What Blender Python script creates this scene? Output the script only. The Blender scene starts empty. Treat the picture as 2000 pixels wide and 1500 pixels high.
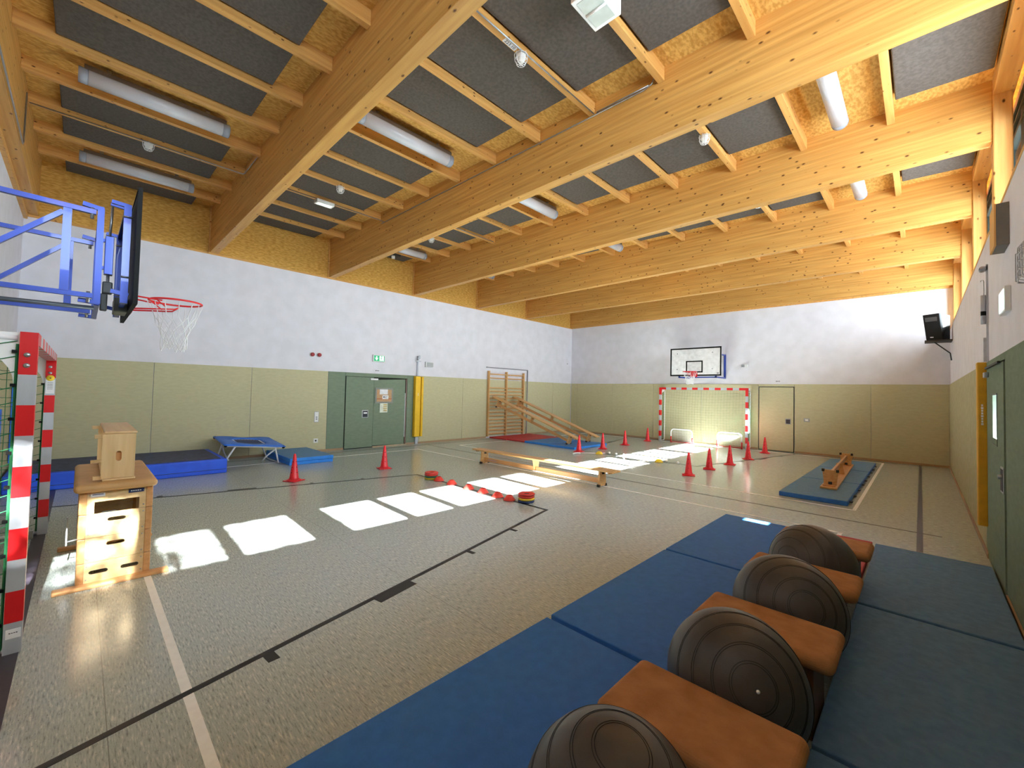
import bpy, bmesh, math, random
from mathutils import Vector, Matrix
random.seed(7)
SC = bpy.context.scene
COL = SC.collection
PI = math.pi

# ------------------------------------------------------------------ camera
CAMP = (12.0274, 1.8434, 1.7569)
yaw, pitch, roll = -0.7631, 0.0291, 0.0227
F = Vector((math.cos(pitch)*math.sin(yaw), math.cos(pitch)*math.cos(yaw), math.sin(pitch)))
R0 = Vector((math.cos(yaw), -math.sin(yaw), 0)); U0 = R0.cross(F)
Rr = math.cos(roll)*R0 + math.sin(roll)*U0
Uu = -math.sin(roll)*R0 + math.cos(roll)*U0
cam_d = bpy.data.cameras.new('camera'); cam = bpy.data.objects.new('camera', cam_d); COL.objects.link(cam)
m = Matrix((Rr, Uu, -F)).transposed().to_4x4(); m.translation = Vector(CAMP); cam.matrix_world = m
cam_d.sensor_width = 36; cam_d.lens = 819.79/2000*36
cam_d.shift_x = -15.25/2000; cam_d.shift_y = -7.35/2000
cam_d.clip_start = .05; cam_d.clip_end = 300
SC.camera = cam

# ------------------------------------------------------------------ light, view
SC.view_settings.view_transform = 'Standard'; SC.view_settings.look = 'None'
SC.view_settings.gamma = 1; SC.view_settings.use_curve_mapping = False
SC.view_settings.exposure = 2.38
try:
    SC.cycles.use_denoising = True
    SC.cycles.max_bounces = 10; SC.cycles.diffuse_bounces = 7; SC.cycles.glossy_bounces = 4
    SC.cycles.transmission_bounces = 6; SC.cycles.transparent_max_bounces = 8
    SC.cycles.sample_clamp_indirect = 12
    SC.cycles.caustics_reflective = False; SC.cycles.caustics_refractive = False
except Exception: pass
W = bpy.data.worlds.new('sky'); SC.world = W; W.use_nodes = True
bg = W.node_tree.nodes['Background']; bg.inputs[0].default_value = (.76, .88, 1.0, 1); bg.inputs[1].default_value = 5.5
sd = bpy.data.lights.new('sun', 'SUN'); sun = bpy.data.objects.new('sun', sd); COL.objects.link(sun)
sd.energy = 34; sd.angle = .009; sd.color = (1, .99, .97)
sun.rotation_euler = Vector((1, -.042, .656)).to_track_quat('Z', 'Y').to_euler()
# daylight enters through the clerestory band: sampling portal at the glass
pd = bpy.data.lights.new('window_portal', 'AREA'); pd.shape = 'RECTANGLE'; pd.size = 1.40; pd.size_y = 17.0
po = bpy.data.objects.new('window_portal', pd); COL.objects.link(po); po.location = (12.97, 9.4, 4.45)
po.rotation_euler = (0, PI/2, 0); pd.cycles.is_portal = True

# ------------------------------------------------------------------ helpers
def lin(c):
    return tuple(((v/255)/12.92 if v/255 <= .04045 else ((v/255+.055)/1.055)**2.4) for v in c) + (1,)
def nd(nt, t, **k):
    n = nt.nodes.new(t)
    for a, b in k.items(): setattr(n, a, b)
    return n
MATS = {}
def mat(name, c=(128, 128, 128), rough=.6, metal=0, spec=.5, c2=None, scale=8, stretch=(1, 1, 1), bump=0, detail=3, lo=.35, hi=.65, coat=0, bscale=None, trans=0):
    if name in MATS: return MATS[name]
    M = bpy.data.materials.new(name); M.use_nodes = True; nt = M.node_tree
    p = nt.nodes['Principled BSDF']
    p.inputs['Base Color'].default_value = lin(c); p.inputs['Roughness'].default_value = rough
    p.inputs['Metallic'].default_value = metal; p.inputs['Specular IOR Level'].default_value = spec
    p.inputs['Coat Weight'].default_value = coat
    if c2 is None: c2 = tuple(max(0, v*.93) for v in c)
    tc = nd(nt, 'ShaderNodeTexCoord'); mp = nd(nt, 'ShaderNodeMapping'); mp.inputs['Scale'].default_value = stretch
    nt.links.new(tc.outputs['Object'], mp.inputs[0])
    no = nd(nt, 'ShaderNodeTexNoise'); no.inputs['Scale'].default_value = scale; no.inputs['Detail'].default_value = detail
    nt.links.new(mp.outputs[0], no.inputs[0])
    cr = nd(nt, 'ShaderNodeValToRGB'); cr.color_ramp.elements[0].position = lo; cr.color_ramp.elements[1].position = hi
    cr.color_ramp.elements[0].color = lin(c); cr.color_ramp.elements[1].color = lin(c2)
    nt.links.new(no.outputs[0], cr.inputs[0]); nt.links.new(cr.outputs[0], p.inputs['Base Color'])
    if bump:
        b = nd(nt, 'ShaderNodeBump'); b.inputs['Strength'].default_value = bump; b.inputs['Distance'].default_value = .01
        src = no
        if bscale:
            src = nd(nt, 'ShaderNodeTexNoise'); src.inputs['Scale'].default_value = bscale; nt.links.new(mp.outputs[0], src.inputs[0])
        nt.links.new(src.outputs[0], b.inputs['Height']); nt.links.new(b.outputs[0], p.inputs['Normal'])
    MATS[name] = M
    return M

def wood_mat(name, c, c2, along='x', knots=True, layer=0, rough=.5, kscale=1.0):
    """glued timber: long grain, thin glue lines, small dark knots"""
    M = bpy.data.materials.new(name); M.use_nodes = True; nt = M.node_tree; L = nt.links
    p = nt.nodes['Principled BSDF']; p.inputs['Roughness'].default_value = rough; p.inputs['Specular IOR Level'].default_value = .3
    tc = nd(nt, 'ShaderNodeTexCoord'); mp = nd(nt, 'ShaderNodeMapping')
    st = {'x': (.5, 9, 14), 'y': (9, .5, 14), 'z': (9, 9, .6)}[along]; mp.inputs['Scale'].default_value = st
    L.new(tc.outputs['Object'], mp.inputs[0])
    no = nd(nt, 'ShaderNodeTexNoise'); no.inputs['Scale'].default_value = 2.2; no.inputs['Detail'].default_value = 5
    L.new(mp.outputs[0], no.inputs[0])
    cr = nd(nt, 'ShaderNodeValToRGB'); cr.color_ramp.elements[0].position = .3; cr.color_ramp.elements[1].position = .7
    cr.color_ramp.elements[0].color = lin(c2); cr.color_ramp.elements[1].color = lin(c)
    L.new(no.outputs[0], cr.inputs[0]); out = cr.outputs[0]
    if knots:
        mk = nd(nt, 'ShaderNodeMapping'); s = {'x': (.55, 1, 1), 'y': (1, .55, 1), 'z': (1, 1, .55)}[along]
        mk.inputs['Scale'].default_value = tuple(v*6.0*kscale for v in s); L.new(tc.outputs['Object'], mk.inputs[0])
        vo = nd(nt, 'ShaderNodeTexVoronoi'); vo.inputs['Scale'].default_value = 1.6; L.new(mk.outputs[0], vo.inputs[0])
        kr = nd(nt, 'ShaderNodeValToRGB'); kr.color_ramp.elements[0].position = .07; kr.color_ramp.elements[1].position = .16
        kr.color_ramp.elements[0].color = (1, 1, 1, 1); kr.color_ramp.elements[1].color = (0, 0, 0, 1)
        L.new(vo.outputs['Distance'], kr.inputs[0])
        mx = nd(nt, 'ShaderNodeMix', data_type='RGBA'); L.new(kr.outputs[0], mx.inputs[0]); L.new(out, mx.inputs[6])
        mx.inputs[7].default_value = lin((96, 58, 26)); out = mx.outputs[2]
    if layer:
        sp = nd(nt, 'ShaderNodeSeparateXYZ'); L.new(tc.outputs['Object'], sp.inputs[0])
        ml = nd(nt, 'ShaderNodeMath', operation='MULTIPLY'); ml.inputs[1].default_value = 1/layer; L.new(sp.outputs[2], ml.inputs[0])
        fl = nd(nt, 'ShaderNodeMath', operation='FLOOR'); L.new(ml.outputs[0], fl.inputs[0])
        wn = nd(nt, 'ShaderNodeTexWhiteNoise', noise_dimensions='1D'); L.new(fl.outputs[0], wn.inputs['W'])
        mr = nd(nt, 'ShaderNodeMapRange'); mr.inputs[3].default_value = .90; mr.inputs[4].default_value = 1.06; L.new(wn.outputs[0], mr.inputs[0])
        vm = nd(nt, 'ShaderNodeVectorMath', operation='SCALE'); L.new(out, vm.inputs[0]); L.new(mr.outputs[0], vm.inputs['Scale'])
        out = vm.outputs[0]
    L.new(out, p.inputs['Base Color']); MATS[name] = M
    return M

class MB:
    def __init__(s): s.v = []; s.f = []; s.m = []; s.sm = []; s.st = []
    def add(s, vs, fs, mi=0, smooth=False):
        o = len(s.v); s.st.append((o, len(s.f))); s.v += [tuple(v) for v in vs]
        for f in fs: s.f.append([o+i for i in f]); s.m.append(mi); s.sm.append(smooth)
        return s
    def box(s, x0, x1, y0, y1, z0, z1, mi=0):
        vs = [(x, y, z) for z in (z0, z1) for y in (y0, y1) for x in (x0, x1)]
        return s.add(vs, [(0, 2, 3, 1), (4, 5, 7, 6), (0, 1, 5, 4), (2, 6, 7, 3), (0, 4, 6, 2), (1, 3, 7, 5)], mi)
    def hexa(s, bot, top, mi=0):
        """bot and top: four corners each, same winding"""
        return s.add(list(bot)+list(top), [(3, 2, 1, 0), (4, 5, 6, 7), (0, 1, 5, 4), (1, 2, 6, 5), (2, 3, 7, 6), (3, 0, 4, 7)], mi)
    def prism(s, pts, a0, a1, axis='y', mi=0):
        """polygon pts (2D) extruded along axis"""
        def P(p, a):
            return {'y': (p[0], a, p[1]), 'x': (a, p[0], p[1]), 'z': (p[0], p[1], a)}[axis]
        n = len(pts); vs = [P(p, a0) for p in pts]+[P(p, a1) for p in pts]
        fs = [tuple(range(n))[::-1], tuple(range(n, 2*n))]+[(i, (i+1) % n, n+(i+1) % n, n+i) for i in range(n)]
        return s.add(vs, fs, mi)
    def tube(s, pts, r, n=8, closed=False, mi=0, r1=None):
        pts = [Vector(p) for p in pts]; N = len(pts); rings = []; up = None
        for i, p in enumerate(pts):
            if closed: d = pts[(i+1) % N]-pts[i-1]
            else: d = pts[min(i+1, N-1)]-pts[max(i-1, 0)]
            if d.length < 1e-9: d = Vector((0, 0, 1))
            d.normalize()
            if up is None: up = Vector((0, 0, 1)) if abs(d.z) < .9 else Vector((1, 0, 0))
            a = d.cross(up)
            if a.length < 1e-4: a = d.cross(Vector((1, 0, 0)) if abs(d.x) < .9 else Vector((0, 1, 0)))
            a.normalize(); b = a.cross(d); up = b if abs(b.dot(up)) > .2 else up
            rr = r if r1 is None else r+(r1-r)*i/max(1, N-1)
            rings.append([p+a*math.cos(2*PI*k/n)*rr+b*math.sin(2*PI*k/n)*rr for k in range(n)])
        o = len(s.v); s.st.append((o, len(s.f))); s.v += [tuple(v) for rg in rings for v in rg]
        for i in range(N if closed else N-1):
            j = (i+1) % N
            for k in range(n):
                s.f.append([o+i*n+k, o+i*n+(k+1) % n, o+j*n+(k+1) % n, o+j*n+k]); s.m.append(mi); s.sm.append(n > 5)
        if not closed:
            s.f.append([o+k for k in range(n)][::-1]); s.m.append(mi); s.sm.append(False)
            s.f.append([o+(N-1)*n+k for k in range(n)]); s.m.append(mi); s.sm.append(False)
        return s
    def lathe(s, prof, c=(0, 0, 0), n=24, mi=0, axis='z', sq=0):
        """prof: (radius, height) list"""
        o = len(s.v); s.st.append((o, len(s.f)))
        for (r, h) in prof:
            for k in range(n):
                a = 2*PI*k/n; x, y = r*math.cos(a), r*math.sin(a)
                q = {'z': (x, y, h), 'y': (x, h, y), 'x': (h, x, y)}[axis]
                s.v.append((c[0]+q[0], c[1]+q[1], c[2]+q[2]))
        for i in range(len(prof)-1):
            for k in range(n):
                s.f.append([o+i*n+k, o+i*n+(k+1) % n, o+(i+1)*n+(k+1) % n, o+(i+1)*n+k]); s.m.append(mi); s.sm.append(True)
        for i, rev in ((0, True), (len(prof)-1, False)):
            if prof[i][0] > 1e-6:
                q = [o+i*n+k for k in range(n)]; s.f.append(q[::-1] if rev else q); s.m.append(mi); s.sm.append(False)
        return s
    def sphere(s, c, r, n=32, mi=0):
        rx, ry, rz = (r, r, r) if not isinstance(r, tuple) else r
        k = n//2; o = len(s.v); s.st.append((o, len(s.f)))
        for i in range(k+1):
            t = PI*i/k
            for j in range(n):
                a = 2*PI*j/n
                s.v.append((c[0]+rx*math.sin(t)*math.cos(a), c[1]+ry*math.sin(t)*math.sin(a), c[2]-rz*math.cos(t)))
        for i in range(k):
            for j in range(n):
                s.f.append([o+i*n+j, o+i*n+(j+1) % n, o+(i+1)*n+(j+1) % n, o+(i+1)*n+j]); s.m.append(mi); s.sm.append(True)
        return s
    def xf(s, M, i0=0):
        for i in range(i0, len(s.v)): s.v[i] = tuple(M @ Vector(s.v[i]))
        return s

    def pieces(s):
        out = []; e = s.st+[(len(s.v), len(s.f))]
        for (v0, f0), (v1, f1) in zip(e[:-1], e[1:]):
            q = MB(); q.v = s.v[v0:v1]; q.f = [[i-v0 for i in f] for f in s.f[f0:f1]]; q.m = s.m[f0:f1]; q.sm = s.sm[f0:f1]; q.st = [(0, 0)]; out.append(q)
        return out
SPLIT = {'corner_post', 'net_clip', 'cross_bar', 'button', 'bolt', 'screw', 'peg', 'rubber_foot', 'carry_loop', 'seat_end_batten', 'pulley', 'elastic', 'corner_cap', 'bracket', 'side_board', 'handle_slot', 'rail', 'hole', 'adjuster_arm', 'adjuster_rod', 'crank_housing'}

def rootloc(p):
    v = Vector((0, 0, 0))
    while p is not None: v = v+p.location; p = p.parent
    return v
SIB = {}
def obj(name, mb, mats, parent=None, bevel=0, seg=2, loc=None, kind=None, sub=0, label=None):
    """mb in world coordinates for unrotated parents; link as ONE mesh object"""
    if not isinstance(mats, (list, tuple)): mats = [mats]
    if name in SPLIT and len(mb.st) > 1:
        r = [obj(name, q, mats, parent, bevel, seg, loc, kind, sub, label) for q in mb.pieces()]; r[0]['_n'] = len(r); r[0].id_properties_clear() if False else None
        SIB[r[0].name] = r; del r[0]['_n']; return r[0]
    me = bpy.data.meshes.new(name)
    base = rootloc(parent) if parent is not None else Vector(loc or (0, 0, 0))
    me.from_pydata([tuple(Vector(v)-base) for v in mb.v], [], mb.f)
    me.update(); bm = bmesh.new(); bm.from_mesh(me)
    bmesh.ops.recalc_face_normals(bm, faces=bm.faces); bm.to_mesh(me); bm.free()
    for mm in mats: me.materials.append(mm)
    if len(me.polygons) == len(mb.f):
        me.polygons.foreach_set('material_index', mb.m); me.polygons.foreach_set('use_smooth', mb.sm)
    o = bpy.data.objects.new(name, me); COL.objects.link(o)
    if parent is not None: o.parent = parent
    else: o.location = base
    if bevel:
        b = o.modifiers.new('bevel', 'BEVEL'); b.width = bevel; b.segments = seg; b.limit_method = 'ANGLE'; b.angle_limit = .6
    if sub: o.modifiers.new('sub', 'SUBSURF').levels = sub; o.modifiers['sub'].render_levels = sub
    if kind: o['kind'] = kind
    if label: o['label'] = label
    return o
def tag(o, label, cat, group=None):
    o['label'] = label; o['category'] = cat
    if group: o['group'] = group
    return o
def thing(name, label, cat, loc=(0, 0, 0), group=None, rot=None):
    o = bpy.data.objects.new(name, None); COL.objects.link(o); o.location = loc; o.empty_display_size = .1
    if rot: o.rotation_euler = rot
    return tag(o, label, cat, group)
def struct(name, mb=None, m=None, loc=None, bevel=0):
    if mb is None:
        o = bpy.data.objects.new(name, None); COL.objects.link(o); o['kind'] = 'structure'; return o
    return obj(name, mb, m, None, bevel, loc=loc, kind='structure')
def dup(root, loc, label=None, rotz=None, group=None):
    r = root.copy(); COL.objects.link(r); r.location = loc
    if rotz is not None: r.rotation_euler = (0, 0, rotz)
    if label: r['label'] = label
    if group: r['group'] = group
    for ch in list(root.children):
        c = ch.copy(); COL.objects.link(c); c.parent = r
        for g in list(ch.children):
            d = g.copy(); COL.objects.link(d); d.parent = c
    return r
def text(name, s, size, M, m, parent, ext=.0008):
    """lettering turned into a mesh; M places the text plane (x right, y up) in world space"""
    cu = bpy.data.curves.new(name, 'FONT'); cu.body = s; cu.size = size; cu.extrude = ext; cu.align_x = 'CENTER'; cu.align_y = 'CENTER'
    t = bpy.data.objects.new(name+'_c', cu); COL.objects.link(t); bpy.context.view_layer.update()
    me = bpy.data.meshes.new_from_object(t); bpy.data.objects.remove(t)
    me.transform(Matrix.Translation(-rootloc(parent)) @ M); me.materials.clear(); me.materials.append(m)
    o = bpy.data.objects.new(name, me); COL.objects.link(o); o.parent = parent
    return o
def marks(name, n, size, M, m, parent, rows=1):
    """print too small to read: a row of short uneven dashes"""
    mb = MB(); w = size*.62
    for r in range(rows):
        for k in range(n):
            x = (k-(n-1)/2)*w; h = size*(.30 if (k*7+r*3) % 3 else .38); y = (-(r-(rows-1)/2))*size*1.3
            mb.box(x-w*.36, x+w*.36, y-h/2, y+h/2, 0, .0008)
    mb.xf(M); return obj(name, mb, m, parent)
def frame(o, right, up):
    right = Vector(right).normalized(); up = Vector(up).normalized(); n = right.cross(up)
    m = Matrix((right, up, n)).transposed().to_4x4(); m.translation = Vector(o); return m
FA = lambda x, y, z: frame((x, y, z), (0, 1, 0), (0, 0, 1))       # on the left long wall, facing +X
FB = lambda x, y, z: frame((x, y, z), (1, 0, 0), (0, 0, 1))       # on the far wall, facing -Y
FC = lambda x, y, z: frame((x, y, z), (0, -1, 0), (0, 0, 1))      # on the window wall, facing -X

# ------------------------------------------------------------------ materials
m_white = mat('white_plaster', (222, 220, 228), .85, spec=.2, c2=(215, 213, 220), scale=3, bump=.15, bscale=90)
m_pad = mat('olive_felt_pad', (194, 188, 154), .95, spec=.1, c2=(187, 181, 148), scale=9, detail=8, stretch=(1, 1, 3), bump=.05, bscale=300)
m_dgreen = mat('dark_green_felt', (128, 142, 122), .95, spec=.1, c2=(121, 135, 116), scale=8, detail=8, stretch=(1, 1, 3), bump=.05, bscale=300)
m_gap = mat('joint_black', (28, 30, 22), .9)
m_beam = wood_mat('glulam_x', (220, 170, 96), (196, 142, 72), 'x', True, .04)
m_joist = wood_mat('joist_wood', (220, 170, 100), (196, 142, 76), 'y', True, 0, kscale=1.3)
m_post = wood_mat('post_wood', (222, 174, 108), (200, 148, 84), 'z', True, 0)
m_osb = mat('osb_board', (220, 174, 98), .8, spec=.2, c2=(190, 142, 70), scale=34, detail=4, stretch=(1, .45, 1), lo=.38, hi=.62)
m_osbw = mat('osb_wall', (220, 172, 92), .8, spec=.2, c2=(190, 142, 66), scale=26, detail=4, stretch=(1, .4, 1.6), lo=.38, hi=.62)
m_grey = mat('acoustic_fleece', (98, 92, 87), .95, spec=.1, c2=(86, 80, 76), scale=30, detail=6)
m_ply = wood_mat('birch_ply', (226, 196, 150), (212, 178, 130), 'x', False, 0, .45)
m_plyz = wood_mat('birch_ply_upright', (226, 196, 150), (210, 176, 128), 'z', False, 0, .45)
m_beech = wood_mat('beech', (220, 168, 116), (202, 148, 96), 'x', False, 0, .4)
m_pine = wood_mat('pine_bench', (216, 172, 116), (198, 148, 92), 'x', False, 0, .4)
m_pinez = wood_mat('pine_bars', (214, 172, 118), (198, 150, 96), 'z', False, 0, .45)
m_orange = wood_mat('oiled_beech', (206, 134, 70), (186, 112, 54), 'y', False, 0, .4)
m_skirt = wood_mat('skirting', (176, 146, 116), (160, 130, 100), 'y', False, 0, .5)
m_bluemat = mat('blue_mat_cover', (56, 120, 208), .62, spec=.35, c2=(50, 112, 198), scale=14, detail=6, bump=.12, bscale=60)
m_bluemat2 = mat('worn_blue_mat_cover', (98, 136, 178), .7, spec=.3, c2=(86, 124, 166), scale=16, detail=8, bump=.2, bscale=90)
m_skyblue = mat('bright_blue_mat', (56, 142, 236), .55, spec=.35, c2=(50, 134, 226), scale=9, bump=.08, bscale=60)
m_mattop = mat('steel_blue_mat_top', (106, 148, 190), .7, spec=.3, c2=(98, 139, 180), scale=14, detail=6, bump=.1, bscale=80)
m_royal = mat('royal_blue_vinyl', (44, 98, 240), .5, c2=(40, 90, 228), scale=5)
m_navy = mat('navy_vinyl_top', (64, 72, 112), .6, c2=(44, 50, 82), scale=12)
m_redmat = mat('red_mat', (190, 50, 56), .6, c2=(176, 44, 50), scale=9, bump=.05, bscale=60)
m_red = mat('red_plastic', (228, 30, 44), .38, c2=(220, 26, 40), scale=4)
m_redo = mat('coral_red_rubber', (226, 70, 60), .5, c2=(216, 62, 54), scale=5)
m_redband = mat('signal_red_paint', (214, 22, 30), .4, c2=(206, 18, 26), scale=4)
m_alu = mat('brushed_aluminium', (186, 190, 200), .45, metal=.25, c2=(176, 180, 190), scale=10, stretch=(1, 1, .2))
m_steel = mat('galvanised_steel', (176, 178, 182), .35, metal=.8, c2=(160, 162, 166), scale=20)
m_bluep = mat('blue_painted_steel', (38, 68, 168), .3, metal=.35, spec=.6, c2=(35, 63, 158), scale=4, coat=.3)
m_black = mat('black_plastic', (12, 12, 13), .55, spec=.2, c2=(10, 10, 11))
m_dark = mat('dark_rubber', (36, 34, 34), .6)
m_wpaint = mat('white_paint', (236, 236, 238), .4, spec=.5, c2=(230, 230, 232))
m_wplast = mat('white_plastic', (228, 228, 226), .4, c2=(222, 222, 220))
m_net = mat('green_net_cord', (44, 122, 78), .7, c2=(38, 112, 70))
m_netw = mat('white_net_cord', (225, 225, 228), .7)
m_ball = mat('anthracite_ball_rubber', (84, 76, 72), .42, spec=.5, c2=(74, 67, 64), scale=10, detail=6, bump=.06, bscale=220)
m_leather = mat('tan_suede_leather', (194, 138, 92), .75, spec=.25, c2=(166, 112, 68), scale=9, detail=8, bump=.15, bscale=150, lo=.3, hi=.7)
m_lidl = mat('tan_lid_leather', (208, 164, 112), .5, spec=.4, c2=(196, 152, 100), scale=6, detail=6)
m_yellow = mat('yellow_foam_pad', (238, 190, 26), .55, c2=(228, 180, 22), scale=6)
m_yel = mat('yellow_rubber', (240, 205, 50), .5)
m_greenr = mat('green_rubber', (60, 110, 80), .55)
m_bluer = mat('blue_rubber', (34, 60, 120), .5)
m_trampb = mat('trampoline_pad_blue', (48, 120, 232), .45, c2=(42, 112, 222), scale=6, bump=.1, bscale=30)
m_wline = mat('white_floor_line', (246, 246, 246), .4, c2=(240, 240, 240), scale=20)
m_bline = mat('black_floor_line', (30, 30, 33), .45, c2=(24, 24, 27), scale=20)
m_vline = mat('dark_violet_floor_line', (66, 60, 72), .4, c2=(60, 54, 66), scale=20)
m_cork = mat('cork', (196, 158, 120), .9, c2=(182, 144, 106), scale=60)
m_paper = mat('paper', (236, 236, 240), .8)
m_print = mat('printed_ink', (60, 60, 66), .8)
m_frm = mat('dark_window_frame', (26, 40, 38), .4)
m_blind = mat('grey_blind_fabric', (150, 148, 150), .8)
m_green = mat('exit_sign_green', (20, 140, 84), .5)
m_grid = mat('grey_grille', (150, 150, 154), .5, c2=(120, 120, 124), scale=120)

def glass_mat(name, tint=(1, 1, 1, 1), rough=0):
    M = bpy.data.materials.new(name); M.use_nodes = True; nt = M.node_tree; nt.nodes.clear()
    o = nd(nt, 'ShaderNodeOutputMaterial'); t = nd(nt, 'ShaderNodeBsdfTransparent'); t.inputs[0].default_value = tint
    g = nd(nt, 'ShaderNodeBsdfGlossy'); g.inputs['Roughness'].default_value = .05
    f = nd(nt, 'ShaderNodeFresnel'); f.inputs[0].default_value = 1.12
    mx = nd(nt, 'ShaderNodeMixShader'); nt.links.new(f.outputs[0], mx.inputs[0]); nt.links.new(t.outputs[0], mx.inputs[1]); nt.links.new(g.outputs[0], mx.inputs[2])
    nt.links.new(mx.outputs[0], o.inputs[0]); return M
m_glass = glass_mat('window_glass', (.95, .97, .96, 1))
def emis(name, c, s):
    M = bpy.data.materials.new(name); M.use_nodes = True; p = M.node_tree.nodes['Principled BSDF']
    p.inputs['Base Color'].default_value = lin(c); p.inputs['Emission Color'].default_value = lin(c); p.inputs['Emission Strength'].default_value = s
    return M
m_exitlit = emis('lit_exit_panel', (214, 240, 232), .45)
m_exitgrn = emis('lit_exit_green', (30, 150, 96), .12)
# blind: woven cloth lets a little daylight through
def cloth_trans(name, c, t):
    M = bpy.data.materials.new(name); M.use_nodes = True; nt = M.node_tree; nt.nodes.clear()
    o = nd(nt, 'ShaderNodeOutputMaterial'); d = nd(nt, 'ShaderNodeBsdfDiffuse'); d.inputs[0].default_value = lin(c)
    r = nd(nt, 'ShaderNodeBsdfTranslucent'); r.inputs[0].default_value = lin(c); mx = nd(nt, 'ShaderNodeMixShader'); mx.inputs[0].default_value = t
    nt.links.new(d.outputs[0], mx.inputs[1]); nt.links.new(r.outputs[0], mx.inputs[2]); nt.links.new(mx.outputs[0], o.inputs[0]); return M
m_screen = cloth_trans('woven_sun_screen', (120, 116, 116), .12)
# lamp cover: frosted acrylic
m_acryl = mat('frosted_acrylic', (196, 198, 206), .25, spec=.5, c2=(188, 190, 198), scale=3)
m_lampend = mat('clear_end_cap', (150, 156, 168), .2, c2=(140, 146, 158))

# linoleum floor: grey-green with flecks running along X, welded seams
def floor_mat():
    M = bpy.data.materials.new('linoleum'); M.use_nodes = True; nt = M.node_tree; L = nt.links
    p = nt.nodes['Principled BSDF']; p.inputs['Roughness'].default_value = .3; p.inputs['Specular IOR Level'].default_value = .5
    tc = nd(nt, 'ShaderNodeTexCoord')
    def noise(sc, st, det=3):
        mp = nd(nt, 'ShaderNodeMapping'); mp.inputs['Scale'].default_value = st; L.new(tc.outputs['Object'], mp.inputs[0])
        n = nd(nt, 'ShaderNodeTexNoise'); n.inputs['Scale'].default_value = sc; n.inputs['Detail'].default_value = det; L.new(mp.outputs[0], n.inputs[0]); return n
    base = (130, 136, 126)
    n1 = noise(24, (.7, 4.5, 1), 6); r1 = nd(nt, 'ShaderNodeValToRGB'); e = r1.color_ramp.elements
    e[0].position = .30; e[0].color = lin((136, 143, 140)); e[1].position = .44; e[1].color = lin((172, 181, 180))
    e2 = r1.color_ramp.elements.new(.56); e2.color = lin((180, 188, 186)); e3 = r1.color_ramp.elements.new(.70); e3.color = lin((214, 216, 208))
    L.new(n1.outputs[0], r1.inputs[0])
    n2 = noise(60, (1, 3, 1), 2); r2 = nd(nt, 'ShaderNodeValToRGB'); r2.color_ramp.elements[0].position = .64; r2.color_ramp.elements[1].position = .7
    L.new(n2.outputs[0], r2.inputs[0])
    mx = nd(nt, 'ShaderNodeMix', data_type='RGBA'); L.new(r2.outputs[0], mx.inputs[0]); L.new(r1.outputs[0], mx.inputs[6]); mx.inputs[7].default_value = lin((128, 134, 132))
    sp = nd(nt, 'ShaderNodeSeparateXYZ'); L.new(tc.outputs['Object'], sp.inputs[0])
    md = nd(nt, 'ShaderNodeMath', operation='PINGPONG'); md.inputs[1].default_value = 1.0; L.new(sp.outputs[1], md.inputs[0])
    lt = nd(nt, 'ShaderNodeMath', operation='LESS_THAN'); lt.inputs[1].default_value = .0022; L.new(md.outputs[0], lt.inputs[0])
    m2 = nd(nt, 'ShaderNodeMix', data_type='RGBA'); L.new(lt.outputs[0], m2.inputs[0]); L.new(mx.outputs[2], m2.inputs[6]); m2.inputs[7].default_value = lin((140, 146, 142))
    L.new(m2.outputs[2], p.inputs['Base Color'])
    n3 = noise(2.5, (1, 1, 1), 4); mr = nd(nt, 'ShaderNodeMapRange'); mr.inputs[3].default_value = .15; mr.inputs[4].default_value = .24
    L.new(n3.outputs[0], mr.inputs[0]); L.new(mr.outputs[0], p.inputs['Roughness'])
    return M
m_floor = floor_mat()

# ------------------------------------------------------------------ room shell
XW, YD, YB, ZP, ZB, ZS = 12.60, 1.00, 17.95, 2.228, 4.84, 3.72
def deck(x): return 5.95-.025*x
floor = struct('floor', MB().box(-.3, 13.0, .7, 18.25, -.2, 0), m_floor)
def line(pts, w, m=m_wline, z=.0012, name='floor_line'):
    mb = MB()
    for (x0, y0), (x1, y1) in zip(pts[:-1], pts[1:]):
        a = Vector((x0, y0)); b = Vector((x1, y1)); d = (b-a).normalized(); n = Vector((-d.y, d.x))*w/2; e = d*w/2*0
        q = [a-e-n, b+e-n, b+e+n, a-e+n]
        mb.hexa([(v.x, v.y, .0002) for v in q], [(v.x, v.y, z) for v in q])
    return obj(name, mb, m, floor)
# white courts
for y0, y1 in ((2.33, 8.85), (10.43, 17.50)):
    line([(1.18, y0), (11.25, y0)], .05); line([(1.18, y1), (11.25, y1)], .05)
    line([(1.18, y0-.025), (1.18, y1+.025)], .05); line([(11.25, y0-.025), (11.25, y1+.025)], .05)
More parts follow.
